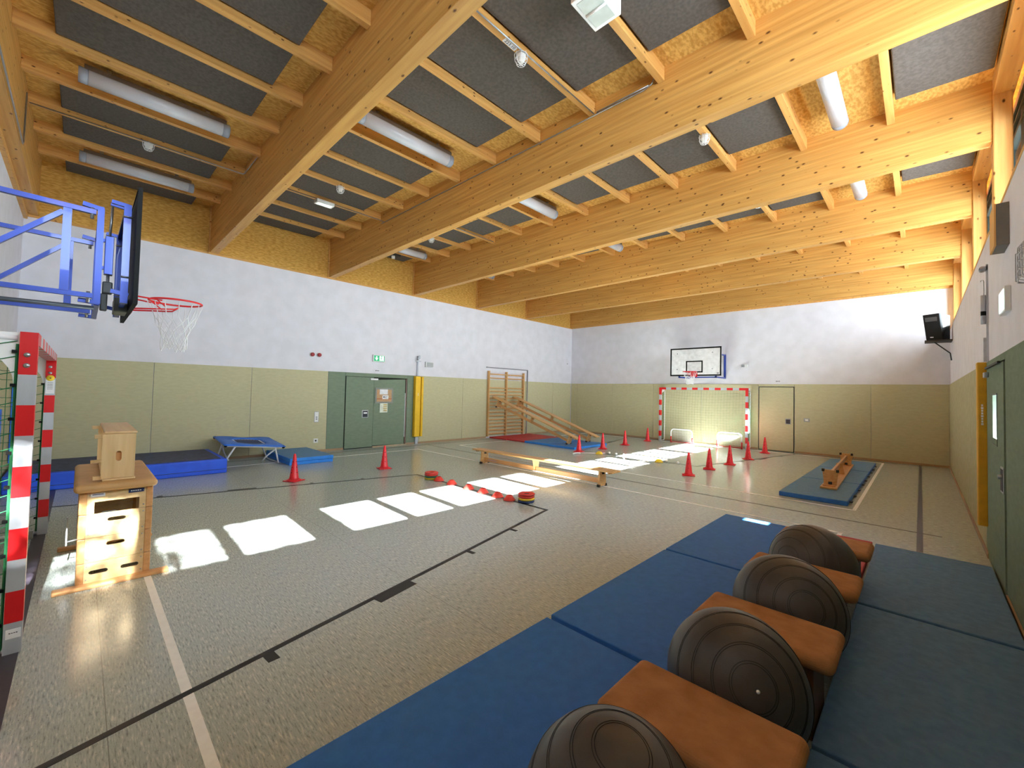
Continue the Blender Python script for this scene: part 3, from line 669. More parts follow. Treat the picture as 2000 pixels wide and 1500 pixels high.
obj('lens', MB().box(x-.09, x+.12, 4.90, 5.23, z-.165, z-.16), mat('pale_reflector', (190, 200, 194), .3), t)
obj('tube', MB().tube([(x-.09, 5.06, z-.17), (x+.12, 5.06, z-.17)], .012, 8), m_wpaint, t)
t = thing('ceiling_camera', 'small white round device hanging low in the third bay by the left wall', 'detector', (.82, 8.05, 5.5))
obj('bracket', MB().box(.62, .90, 7.85, 8.25, 5.70, 5.74), m_dark, t)
obj('body', MB().lathe([(0, 5.62), (.05, 5.62), (.05, 5.71), (0, 5.71)], (.78, 8.08, 0), 16), m_wplast, t)
# conduits
def conduit(name, runs, label, r=.009):
    mb = MB()
    for p in runs: mb.tube(p, r, 8)
    tag(obj(name, mb, m_steel, loc=runs[0][0]), label, 'conduit')
zj = lambda x: deck(x)-.18
conduit('conduit', [[(JE[2]+.012, 1.2, zj(2.9)), (JE[2]+.012, 3.76, zj(2.9)), (JE[2]+.04, 3.80, zj(2.9)), (3.86, 3.80, zj(3.0)), (3.88, 3.80, deck(3.9)-.1)]], 'silver conduit along a joist in the nearest bay passing a detector')
conduit('conduit', [[(JE[8]+.012, 4.0, zj(8.9)), (JE[8]+.012, 6.50, zj(8.9))], [(3.0, 6.53, 5.60), (9.55, 6.53, 5.535), (9.66, 6.53, 5.56), (9.70, 6.53, 5.64)], [(JE[8]+.04, 6.53, 5.57), (9.62, 6.53, 5.565)], [(JE[2]+.012, 4.0, zj(2.9)), (JE[2]+.012, 6.50, zj(2.9)), (3.1, 6.53, 5.61)]], 'long silver conduit running along the second beam from window side to left wall')
conduit('conduit', [[(JE[3]+.012, 6.8, zj(2.9)), (JE[3]+.012, 9.2, zj(2.9))]], 'short silver conduit along a joist in the third bay')
conduit('conduit', [[(6.8, 1.2, 4.90), (5.6, 1.2, 4.90), (3.45, 1.2, 4.90), (3.38, 1.2, 4.95), (3.30, 1.2, 5.66)]], 'silver conduit along the lower edge of the front wall beam')

# ------------------------------------------------------------------ handball goals
def band_mb(): return None
def goal(name, label, y, sg, depth, group=None):
    """posts in the plane y, opening towards sg; net and stays on the other side"""
    x0, x1 = 4.63, 7.79; a = .08; ya, yb = sorted((y, y-sg*a)); back = y-sg*depth
    t = thing(name, label, 'goal', (6.21, y, 0), 'handball goals')
    for (xa, xb) in ((x0, x0+a), (x1-a, x1)):
        mb = MB(); z = 2.08; red = True; hs = [.28]+[.2]*9
        for h in hs: mb.box(xa, xb, ya, yb, max(z-h, .002), z, 0 if red else 1); z -= h; red = not red
        p = obj('post', mb, [m_redband, m_alu], t)
        sx = xb if xa > 6 else xb
        bl = MB()
        for zz in (1.93, 1.86): bl.lathe([(0, 0), (.016, 0), (.014, .006), (0, .007)], (sx, (ya+yb)/2-.005, zz), 14, axis='x')
        obj('bolt', bl, m_steel, p)
    mb = MB(); xs = [x0+a, x0+.28]+[x0+.28+.2*k for k in range(1, 14)]+[x1-a]; red = True
    for u, v in zip(xs[:-1], xs[1:]): mb.box(u, v, ya, yb, 2.0, 2.08, 0 if red else 1); red = not red
    obj('crossbar', mb, [m_redband, m_alu], t)
    # side stays
    for x in (x0+a/2, x1-a/2):
        st = MB()
        for k in (0,):
            st.tube([(x, y-sg*.09, 2.04), (x, back+sg*.12, 2.04), (x, back+sg*.04, 2.0), (x, back, 1.9), (x, back, .05), (x, back+sg*.06, .02), (x, y-sg*.06, .02)], .017, 8)
        obj('net_stay', st, m_wpaint, t)
        r = .30 if depth > .5 else .22; pts = [(y-sg*.08, 2.075), (y-sg*.08, 1.74)]
        for k in range(9): a2 = PI/2*k/8; pts.append((y-sg*(.10+r*(1-math.cos(a2))+.0), 1.74+.0+ (r-.04)*math.sin(a2)))
        ge = min(.52, depth-.02); pts.append((y-sg*max(ge, .10+r-.02), 2.0)); pts.append((y-sg*max(ge, .10+r-.02), 2.075))
        g = MB(); g.prism(pts if sg > 0 else pts[::-1], x-.004, x+.004, 'x'); obj('gusset_plate', g, m_wpaint, t)
    # net
    nb = MB(); nx, nz = 30, 20
    def pt(i, j):   # back panel with slight sag
        u = i/nx; v = j/nz; x = x0+.05+(x1-x0-.1)*u
        z = 2.0*(1-v)+.02; sag = .10*math.sin(PI*u)*(1-v)*math.sin(PI*min(1, v*1.2+.15))
        return (x, back+sg*(.05+.10*math.sin(PI*v)), max(.012, z-sag))
    for j in range(nz+1): nb.tube([pt(i, j) for i in range(0, nx+1, 2)], .0016, 3)
    for i in range(nx+1): nb.tube([pt(i, j) for j in range(0, nz+1, 2)], .0016, 3)
    obj('net', nb, m_net, t)
    for x in (x0+.03, x1-.03):
        sb = MB(); ny = 5
        for j in range(nz+1):
            v = j/nz; sb.tube([(x, (y-sg*.09)+(back+sg*.05-y+sg*.09)*q/3, 2.0*(1-v)+.02-.06*math.sin(PI*q/3)) if 2.0*(1-v)+.02-.06*math.sin(PI*q/3) > .01 else (x, (y-sg*.09)+(back+sg*.05-y+sg*.09)*q/3, .012) for q in range(4)], .003, 4)
        for i in range(ny+1): sb.tube([(x, (y-sg*.09)+(back+sg*.05-y+sg*.09)*i/ny, 2.0), (x, (y-sg*.09)+(back+sg*.05-y+sg*.09)*i/ny, .02)], .003 if i else .007, 4)
        obj('side_net', sb, m_net, t)
        kb = MB()
        for j in range(9): kb.box(x-.012, x+.012, y-sg*.10-.012, y-sg*.10+.012, .18+j*.22, .2+j*.22)
        obj('net_clip', kb, m_black, t)
    return t
gn = goal('handball_goal', 'red and white striped goal seen edge-on at the left picture edge', 1.64, 1, .60)
obj('serial_label', MB().box(7.79, 7.7915, 1.57, 1.635, .10, .16), m_paper, gn)
marks('lettering', 4, .016, frame((7.7925, 1.602, .135), (0, 1, 0), (0, 0, 1)), m_print, gn)
obj('warning_sticker', MB().lathe([(0, 4.711), (.034, 4.711), (.034, 4.713), (0, 4.713)], (0, 1.60, 1.80), 24, axis='x'), m_yel, gn)
obj('info_sticker', MB().box(4.71, 4.7125, 1.567, 1.635, 1.62, 1.78), m_paper, gn)
marks('sticker_print', 5, .014, frame((4.7135, 1.60, 1.71), (0, 1, 0), (0, 0, 1)), m_print, gn, 5)
marks('sticker_sign', 1, .03, frame((4.7145, 1.60, 1.80), (0, 1, 0), (0, 0, 1)), m_print, gn)
obj('floor_bracket', MB().box(4.80, 4.86, 1.44, 1.54, .003, .09), m_steel, gn)
gf = goal('handball_goal', 'red and white striped goal standing against the far wall', 17.47, -1, .41)
# blue straps hanging behind the near goal
for x, z0, z1, lb in ((.62, .34, 1.70, 'long blue strap hanging on the front wall behind the near goal net'), (2.1, .78, 1.33, 'short blue strap hanging on the front wall behind the near goal net')):
    tag(obj('wall_strap', MB().hexa([(x-.06, 1.03, z0), (x+.06, 1.03, z0), (x+.06, 1.045, z0), (x-.06, 1.045, z0)], [(x-.06, 1.03, z1), (x+.06, 1.03, z1), (x+.06, 1.045, z1), (x-.06, 1.045, z1)]), m_trampb, loc=(x, 1.04, z0)), lb, 'strap')

# mini goals
def mini_goal(loc, rot, label):
    t = thing('mini_goal', label, 'goal', loc, 'mini goals inside the far goal'); t.rotation_euler = (0, 0, rot)
    w, h, d = .40, .52, .24
    def P(mb, nm, m): 
        me = obj(nm, MB(), m, None)
        COL.objects.unlink(me); bpy.data.objects.remove(me)
        o = obj(nm, mb, m, None); o.parent = t; return o
    fr = [(-w, 0, .24)]+[(-w, 0, h-.12)]+[(-w+.12*(1-math.cos(a)), 0, h-.12+.12*math.sin(a)) for a in (PI/8, PI/4, 3*PI/8, PI/2)]
    fr += [(-x, 0, z) for x, _, z in fr[::-1]]
    P(MB().tube(fr, .020, 8), 'frame', m_wpaint)
    P(MB().tube([(-w, 0, .01), (-w, 0, .24)], .022, 8), 'leg', m_redband); P(MB().tube([(w, 0, .01), (w, 0, .24)], .022, 8), 'leg', m_redband)
    P(MB().tube([(-w, 0, .02), (-w+.02, d, .02), (w-.02, d, .02), (w, 0, .02)], .012, 8), 'base_bar', m_redband)
    nb = MB()
    for i in range(21):
        x = -w+.03+(2*w-.06)*i/20; nb.tube([(x, .01, h-.03), (x*.97, .12, h*.62), (x*.96, d, .03)], .0017, 3)
    for j in range(13):
        v = j/12; y = d*v**1.3; z = (h-.03)*(1-v)+.02; nb.tube([(-w+.03, y, z), (w-.03, y, z)], .0017, 3)
    for s in (-1, 1):
        for j in range(1, 8):
            z = .48*j/8; nb.tube([(s*(w-.01), .01, z), (s*(w-.03), d*(1-z/.5), z)], .0017, 3)
    P(nb, 'net', m_netw)
    return t
mini_goal((5.60, 17.30, 0), 0, 'small white and red mini goal at the left inside the striped far goal')
mini_goal((7.24, 17.36, 0), 0, 'small white and red mini goal at the right inside the striped far goal')

# ------------------------------------------------------------------ basketball hoops
def net_mb(c, r0, r1, h, n=12, rows=5, r=.0035, twist=0):
    mb = MB(); dz = h/rows
    def P(k, j):
        a = 2*PI*(k+(.5 if j % 2 else 0))/n+twist*j; t = j/rows
        rr = r0+(r1-r0)*min(1, t*1.35)+.012*math.sin(k*2.3+j)
        return (c[0]+rr*math.cos(a), c[1]+rr*math.sin(a), c[2]-.02-dz*j*(1+.04*math.sin(k*1.7)))
    for k in range(n):
        mb.tube([P(k, 0), (lambda p: (p[0], p[1], p[2]))(P(k, 0)), P(k, 2)], r, 4)
        for j in range(2, rows):
            b = k if j % 2 == 0 else k
            mb.tube([P(k, j), P(k, j+1)], r, 4); mb.tube([P(k, j), P(k-1 if j % 2 == 0 else k+1, j+1)], r, 4)
    return mb
def rim(t, c, R, boardy, m):
    rg = obj('rim', MB().tube([(c[0]+R*math.cos(a*PI/16), c[1]+R*math.sin(a*PI/16), c[2]) for a in range(32)], .010, 8, closed=True), m, t)
    s = 1 if c[1] > boardy else -1
    mb = MB(); mb.tube([(c[0]-.10, boardy, c[2]), (c[0]-.15, c[1]-s*.13, c[2]-.02)], .008, 6); mb.tube([(c[0]+.10, boardy, c[2]), (c[0]+.15, c[1]-s*.13, c[2]-.02)], .008, 6)
    mb.tube([(c[0]-.08, boardy, c[2]-.13), (c[0]-.10, c[1]-s*.02, c[2]-.09), (c[0]-.02, c[1]+s*.03, c[2]-.05), (c[0]+.10, c[1]-s*.02, c[2]-.09), (c[0]+.08, boardy, c[2]-.13)], .008, 6)
    mb.tube([(c[0]-.14, c[1]-s*.18, c[2]-.01), (c[0]-.14, c[1]-s*.1, c[2]-.08)], .006, 6); mb.tube([(c[0]+.14, c[1]-s*.18, c[2]-.01), (c[0]+.14, c[1]-s*.1, c[2]-.08)], .006, 6)
    y0, y1 = sorted((boardy, boardy+s*.012)); mb.box(c[0]-.12, c[0]+.12, y0, y1, c[2]-.17, c[2]+.02)
    obj('rim_bracket', mb, m, rg)
# far hoop: board faces the camera side
t = thing('basketball_hoop', 'basketball hoop with white backboard on the far wall above the striped goal', 'basketball hoop', (6.17, 17.2, 2.4), 'basketball hoops')
by = 16.95; bx0, bx1, bz0, bz1 = 5.30, 7.10, 2.485, 3.50
bd = obj('backboard', MB().box(bx0, bx1, by, by+.03, bz0, bz1), mat('white_board', (226, 226, 228), .4), t, bevel=.002)
mb = MB(); w = .05
mb.box(bx0, bx1, by-.003, by, bz1-w, bz1).box(bx0, bx1, by-.003, by, bz0, bz0+w).box(bx0, bx0+w, by-.003, by, bz0, bz1).box(bx1-w, bx1, by-.003, by, bz0, bz1)
sx0, sx1, sz0, sz1 = 5.88, 6.475, 2.605, 3.03; w = .045
mb.box(sx0, sx1, by-.003, by, sz1-w, sz1).box(sx0, sx1, by-.003, by, sz0, sz0+w).box(sx0, sx0+w, by-.003, by, sz0, sz1).box(sx1-w, sx1, by-.003, by, sz0, sz1)
obj('board_marking', mb, m_black, bd)
mb = MB()
for x in (5.56, 6.80):
    for z in (2.73, 3.30): mb.lathe([(0, by-.006), (.02, by-.006), (.02, by), (0, by)], (x, 0, z), 12, axis='y')
obj('bolt', mb, m_steel, bd)
obj('maker_badge', MB().box(6.95, 7.02, by-.004, by-.001, 2.565, 2.59), m_print, bd)
rim(t, (6.17, by-.38, 2.62), .225, by, m_redband)
obj('hoop_net', net_mb((6.17, by-.38, 2.62), .225, .115, .42, rows=6, r=.006), m_netw, t)
mb = MB()
for x in (5.62, 6.9):
    mb.box(x-.03, x+.03, 17.90, 17.95, 2.42, 3.30); mb.box(x-.025, x+.025, by+.03, 17.9, 2.42, 2.47); mb.box(x-.025, x+.025, by+.03, 17.9, 3.24, 3.29); mb.box(x-.025, x+.025, by+.03, by+.07, 2.42, 3.3)
mb.box(5.62, 6.9, by+.03, by+.06, 2.42, 2.46)
obj('support_frame', mb, m_bluep, t)
# near hoop: board seen edge-on, height-adjustable blue truss from the front wall
t = thing('basketball_hoop', 'basketball hoop on a blue steel truss reaching out from the front wall', 'basketball hoop', (6.17, 1.6, 2.4), 'basketball hoops')
by = 2.14; bx0, bx1, bz0, bz1 = 5.28, 7.02, 2.47, 3.49
bd = obj('backboard', MB().box(bx0, bx1, by, by+.018, bz0, bz1), mat('dark_board_back', (14, 15, 22), .6, spec=.2), t)
obj('board_face', MB().box(bx0+.002, bx1-.002, by+.0182, by+.022, bz0+.002, bz1-.002), MATS['white_board'], bd)
mb = MB(); mb.box(bx0-.002, bx1+.006, by-.006, by+.026, bz1, bz1+.008).box(bx1, bx1+.008, by-.006, by+.026, bz0, bz1).box(bx0-.002, bx1+.006, by-.006, by+.026, bz0-.008, bz0).box(bx0-.006, bx0, by-.006, by+.026, bz0, bz1)
mb.box(bx0, bx1, by+.022, by+.025, bz1-.05, bz1).box(bx0, bx1, by+.022, by+.025, bz0, bz0+.05).box(5.85, 6.45, by+.022, by+.025, 2.98, 3.03)
obj('board_edging', mb, m_black, bd)
rim(t, (6.17, 2.53, 2.65), .225, by+.025, m_redband)
obj('hoop_net', net_mb((6.17, 2.53, 2.65), .225, .105, .50, rows=7, r=.0038), m_netw, t)
sec = .022
def bar(mb, p0, p1, w=.022):
    """square steel section"""
    p0 = Vector(p0); p1 = Vector(p1); d = (p1-p0).normalized(); s = Vector((1, 0, 0)) if abs(d.x) < .9 else Vector((0, 1, 0)); u = d.cross(s).normalized()
    q = [(-1, -1), (1, -1), (1, 1), (-1, 1)]
    mb.hexa([p0+s*a*w+u*b*w for a, b in q], [p1+s*a*w+u*b*w for a, b in q])
for x, nm in ((6.80, 'near'), (5.60, 'far')):
    mb = MB(); w = .020
    bar(mb, (x, 1.02, 3.27), (x, 1.885, 3.25), w); bar(mb, (x, 1.02, 2.515), (x, 1.885, 2.515), w)
    bar(mb, (x, 1.715, 2.53), (x, 1.715, 3.23), .026); bar(mb, (x, 1.05, 2.53), (x, 1.69, 3.2), .018); bar(mb, (x, 1.04, 2.515), (x, 1.04, 3.27), w)
    obj('truss_side', mb, m_bluep, t)
    mb = MB(); bar(mb, (x-.05, 1.915, 2.455), (x-.05, 1.915, 3.31), .022); bar(mb, (x-.05, 1.80, 3.32), (x-.05, 1.93, 3.30), .018); bar(mb, (x-.05, 1.80, 2.475), (x-.05, 1.93, 2.465), .018)
    obj('hinge_post', mb, m_bluep, t)
    mb = MB(); bar(mb, (x-.12, 2.09, 2.50), (x-.12, 2.09, 3.42), .026); bar(mb, (x-.12, 1.98, 3.42), (x-.12, 2.10, 3.41), .016); bar(mb, (x-.12, 2.0, 2.60), (x-.12, 2.12, 2.58), .018)
    obj('board_post', mb, m_bluep, t)
    mb = MB()
    for z in (3.225, 2.49): mb.lathe([(0, -.035), (.012, -.035), (.012, .06), (0, .06)], (x, 1.86, z), 8)
    for z in (3.30, 2.74): mb.tube([(x-.08, 2.06, z), (x-.08, 2.12, z)], .007, 6)
    obj('bolt', mb, m_steel, t)
mb = MB(); bar(mb, (5.6, 1.915, 3.31), (6.75, 1.915, 3.31), .018); bar(mb, (5.6, 1.915, 2.46), (6.75, 1.915, 2.46), .018); bar(mb, (5.5, 2.09, 2.52), (6.68, 2.09, 2.52), .018); bar(mb, (5.5, 2.09, 3.40), (6.68, 2.09, 3.40), .018)
obj('cross_bar', mb, m_bluep, t)
sp = obj('height_adjuster', MB().box(6.42, 6.50, 1.955, 2.015, 2.78, 3.14), m_bluep, t, bevel=.004)
obj('adjuster_rod', MB().tube([(6.46, 1.985, 3.14), (6.46, 1.995, 3.46)], .010, 8).tube([(6.46, 1.985, 2.62), (6.46, 1.985, 2.78)], .012, 8), m_steel, sp)
obj('crank_housing', MB().box(6.42, 6.50, 1.95, 2.02, 2.60, 2.71).box(6.40, 6.47, 1.94, 1.99, 2.44, 2.60), mat('grey_cast_metal', (92, 94, 96), .5, metal=.4), sp, bevel=.01)
mb = MB(); bar(mb, (6.46, 1.93, 3.10), (6.46, 1.96, 3.10), .015); bar(mb, (6.46, 1.93, 2.84), (6.46, 1.96, 2.84), .015); bar(mb, (6.46, 1.98, 3.46), (6.46, 2.09, 3.45), .014)
obj('adjuster_arm', mb, m_bluep, t)
obj('gas_strut', MB().tube([(6.72, 1.02, 2.41), (6.72, 1.90, 2.42)], .018, 8), mat('dark_grey_strut', (90, 96, 104), .4, metal=.4), t)
obj('rim_hinge_box', MB().box(6.0, 6.34, 2.04, 2.14, 2.46, 2.60), mat('grey_hinge', (104, 108, 100), .5, metal=.3), t, bevel=.01)

# ------------------------------------------------------------------ vault box
def ybox(y0, y1, ax0, ax1, z0, z1, tp=0): return None
XA, XB, Y0, Y1 = 5.58, 6.84, 1.875, 2.345
t = thing('vault_box', 'wooden vault box with stacked tiers and tan padded top beside the near goal', 'vault box', (6.2, 2.1, 0))
zz = [.03, .205, .415, .62, .815]
def slotmb(mb, x0, x1, yc, zc, w, h, y0, y1, z0, z1, tilt=0):
    """end board with a rounded hand slot"""
    n = 8; out = [(y0, z0), (y1, z0), (y1, z1), (y0, z1)]
    sl = []
    for k in range(n+1): a = -PI/2+PI*k/n; sl.append((yc+w/2-h/2+h/2*math.cos(a), zc+h/2*math.sin(a)))
    for k in range(n+1): a = PI/2+PI*k/n; sl.append((yc-w/2+h/2+h/2*math.cos(a), zc+h/2*math.sin(a)))
    N = len(sl); ang = lambda p: math.atan2((p[1]-zc), (p[0]-yc))
    # outer ring points matching each slot point by projection to the rectangle
    def proj(p):
        dy, dz = p[0]-yc, p[1]-zc; dy = dy or 1e-6; dz = dz or 1e-6
        s = min((y1-yc)/dy if dy > 0 else (y0-yc)/dy, (z1-zc)/dz if dz > 0 else (z0-zc)/dz); return (yc+dy*s, zc+dz*s)
    pts = sl[:]; outer = [proj(p) for p in sl]
    # insert corners
    ring = []; 
    allp = sorted([(ang(p), p, q) for p, q in zip(sl, outer)]+[(math.atan2(c[1]-zc, c[0]-yc), None, c) for c in out])
    last = [p for _, p, _ in allp if p][-1]; seq = []
    for a, p, q in allp:
        if p is None: p = last
        last = p; seq.append((p, q))
    M = len(seq); vs = []
    for x in (x0, x1):
        for p, q in seq: vs += [(x, p[0], p[1]), (x, q[0], q[1])]
    fs = []
    for side in (0, 1):
        o = side*2*M
        for i in range(M):
            j = (i+1) % M; f = [o+2*i, o+2*i+1, o+2*j+1, o+2*j]; f = [f[0], f[1], f[2]] if seq[i][0] == seq[j][0] else f; fs.append(tuple(f))
    for i in range(M):
        j = (i+1) % M
        if seq[i][0] != seq[j][0]: fs.append((2*i, 2*j, 2*M+2*j, 2*M+2*i))
        fs.append((2*i+1, 2*j+1, 2*M+2*j+1, 2*M+2*i+1))
    mb.add(vs, fs); return mb
def tier(i):
    z0, z1 = zz[i]+.0015, zz[i+1]-.0015
    mb = MB(); p = .045
    tr = obj('tier', MB().box(XA, XB, Y0, Y0+.02, z0, z1).box(XA, XB, Y1-.02, Y1, z0, z1), m_ply, t)
    for xa, xb in ((XB-.014, XB), (XA, XA+.014)):
        if i == 0:
            m2 = MB(); ym = (Y0+Y1)/2; slotmb(m2, xa, xb, ym-.10, z0+.085, .12, .034, Y0+p, ym, z0, z1); slotmb(m2, xa, xb, ym+.10, z0+.085, .12, .034, ym, Y1-p, z0, z1)
        elif i < 3:
            m2 = MB(); slotmb(m2, xa, xb, (Y0+Y1)/2, z0+.14, .12, .034, Y0+p, Y1-p, z0, z1)
        else:
            m2 = MB(); ya, yb = Y0+.09, Y1-.09; zt = z0+.10
            m2.box(xa, xb, Y0+p, ya, z0, z1).box(xa, xb, yb, Y1-p, z0, z1).box(xa, xb, ya, yb, zt, z1)
        obj('end_board', m2, m_ply, tr)
    sc = MB()
    for y in (Y0+.06, Y1-.06):
        for z in (z0+.03, z1-.03): sc.lathe([(0, XB), (.006, XB), (.006, XB+.002), (0, XB+.002)], (0, y, z), 8, axis='x')
    obj('screw', sc, m_steel, tr)
    pm = MB()
    for ya, yb in ((Y0-.004, Y0+p), (Y1-p, Y1+.004)):
        for xa, xb in ((XB-.03, XB+.004), (XA-.004, XA+.03)): pm.box(xa, xb, ya, yb, z0, z1)
    obj('corner_post', pm, m_beech, tr, bevel=.006)
    return tr
for i in range(4): tr = tier(i)
marks('badge_text', 5, .024, frame((XB+.0035, Y1-.115, .785), (0, 1, 0), (0, 0, 1)), m_wpaint, t)
obj('maker_badge', MB().box(XB, XB+.002, Y1-.165, Y1-.06, .768, .802), mat('navy_badge', (30, 44, 96), .5), t)
obj('serial_label', MB().box(XB, XB+.0015, Y0+.065, Y0+.155, .765, .798), m_paper, t)
obj('serial_print', MB().box(XB+.0015, XB+.002, Y0+.075, Y0+.145, .782, .788), m_bluer, t)
for x in (XB+.03, XA-.03):
    mb = MB().prism([(x-.045, .0), (x+.045, .0), (x+.045, .022), (x+.032, .034), (x-.045, .034)] if x > 6 else [(x-.045, .0), (x+.045, .0), (x+.045, .034), (x-.032, .034), (x-.045, .022)], Y0-.135, Y1+.135, 'y')
    obj('foot_bar', mb, m_beech, t, bevel=.008)
obj('lid', MB().box(XA-.06, XB+.07, Y0-.04, Y1+.03, .815, .885), m_lidl, t, bevel=.034, seg=5)
lv = obj('castor_lever', MB().box(6.26, 6.30, 1.80, 1.81, .24, .50), m_alu, t); obj('lever_rod', MB().tube([(6.28, 1.80, .27), (6.28, 1.88, .28)], .008, 6), m_steel, lv)
# one tier lying on its side on the lid
t = thing('vault_box_section', 'loose wooden box tier standing on edge on top of the vault box', 'box section', (6.2, 2.1, .885))
ya, yb, za, zb = 2.005, 2.225, .885, 1.325; xa, xb = 5.60, 6.80
mb = MB(); mb.box(xa, xb, ya, yb, zb-.022, zb).box(xa, xb, ya, yb, za, za+.022); obj('side_board', mb, m_ply, t, bevel=.008)
for x0, x1 in ((xb-.016, xb+.002), (xa-.002, xa+.016)):
    m2 = MB(); n0 = 0; slotmb(m2, x0, x1, 0, 0, .09, .038, -(zb-za)/2+.024, (zb-za)/2-.024, -(yb-ya)/2, (yb-ya)/2)
    m2.v = [(v[0], (ya+yb)/2-.01+v[2], (za+zb)/2+v[1]) for v in m2.v]; obj('end_board', m2, m_plyz, t)
obj('slot_backing', MB().box(xb-.045, xb-.025, (ya+yb)/2-.04, (ya+yb)/2+.02, (za+zb)/2-.06, (za+zb)/2+.06), m_beech, t)
mb = MB()
for x in (xa+.05, xb-.04):
    for z in (zb-.045, za+.03): mb.box(x-.02, x+.025, ya-.06, ya+.08, z-.015, z+.018)
obj('peg', mb, m_plyz, t, bevel=.003)

# ------------------------------------------------------------------ crash mat, trampoline, folded mats
t = thing('crash_mat', 'long thick royal blue crash mat along the left wall', 'mat', (.95, 2.5, 0))
obj('body', MB().box(.05, 1.84, 1.06, 3.96, .0, .28), m_royal, t, bevel=.02, seg=3)
obj('top_cover', MB().box(.12, 1.76, 1.14, 3.86, .272, .292), m_navy, t, bevel=.006)
obj('seam', MB().box(1.837, 1.846, 1.08, 3.94, .075, .083).box(.2, 1.8, 3.955, 3.964, .075, .083), m_navy, t)
obj('handle_slot', MB().box(1.838, 1.846, 2.45, 2.62, .14, .19).box(.8, 1.0, 3.957, 3.966, .14, .19), m_navy, t)
marks('lettering', 3, .03, FA(1.847, 2.73, .18), m_wpaint, t)
t = thing('mini_trampoline', 'blue mini trampoline on folding white legs between crash mat and folded mats', 'trampoline', (.9, 4.6, 0))
A = Vector((1.35, 4.02, .48)); B = Vector((1.35, 5.14, .37)); Cc = Vector((.30, 5.10, .47)); D = Vector((.30, 4.02, .56))
fr = MB().tube([A, B, Cc, D], .022, 8, closed=True); obj('frame', fr, m_wpaint, t)
nrm = (B-A).cross(D-A).normalized(); nrm = nrm if nrm.z > 0 else -nrm
def bil(u, v): return A*(1-u)*(1-v)+B*u*(1-v)+Cc*u*v+D*(1-u)*v
mb = MB(); N = 12
def zup(u, v): return .028+.035*max(0, 1-((u-.45)**2+(v-.6)**2)*5)*0+.012*math.sin(u*9)*math.sin(v*7)
inner = lambda u, v: .22 < u < .80 and .22 < v < .80
vs = []; idx = {}
for i in range(N+1):
    for j in range(N+1):
        u, v = -.03+1.06*i/N, -.03+1.06*j/N; p = bil(u, v)+nrm*zup(u, v); idx[(i, j)] = len(vs); vs.append(p)
fs = [(idx[(i, j)], idx[(i+1, j)], idx[(i+1, j+1)], idx[(i, j+1)]) for i in range(N) for j in range(N) if not (3 <= i < 9 and 3 <= j < 9)]
mb.add(vs, fs, 0, True); po = obj('edge_pad', mb, m_trampb, t); so = po.modifiers.new('s', 'SOLIDIFY'); so.thickness = .02
mb = MB(); q = [bil(u, v)+nrm*.008 for u, v in ((.27, .27), (.73, .27), (.73, .73), (.27, .73))]; mb.hexa([p-nrm*.004 for p in q], q); obj('jump_bed', mb, mat('navy_bed', (38, 52, 104), .6), t)
mb = MB()
for k in range(9):
    s = .28+.44*k/8
    for a, b in (((.27, s), (.04, s)), ((.73, s), (.96, s)), ((s, .27), (s, .04)), ((s, .73), (s, .96))): mb.tube([bil(*a)+nrm*.006, bil(*b)], .006, 4)
obj('elastic', mb, m_wpaint, t)
def leg(pts): obj('leg', MB().tube(pts, .016, 8), m_wpaint, t)
leg([bil(.16, .02)-nrm*.02, (1.05, 3.98+.05, .014), (.45, 4.02, .014), bil(.16, .96)])
leg([bil(.86, .02)-nrm*.02, (1.30, 5.06, .02), (.55, 5.04, .02), bil(.80, .96)])
leg([bil(.95, .1), (1.10, 4.86, .15), (1.0, 4.80, .02)])
leg([bil(.06, .85), (.35, 4.2, .2), (.40, 4.28, .02)])
obj('corner_cap', MB().sphere(B, .035, 12).sphere(A, .03, 12).sphere(D, .035, 12), m_black, t)
for k, lb in ((0, 'light blue folded mat, the lower one of the pair by the trampoline'), (1, 'light blue folded mat, the upper one of the pair by the trampoline')):
    dx = .03*k; t = thing('gym_mat', lb, 'mat', (.9, 5.6, .08*k), 'pair of mats beside the trampoline')
    obj('mat_body', MB().box(.06+dx, 1.80+dx, 5.14, 6.10, .002+.082*k, .076+.082*k), m_skyblue, t, bevel=.006)
    obj('mat_top', MB().box(.07+dx, 1.79+dx, 5.15, 6.09, .07+.082*k, .0785+.082*k), m_mattop, t)

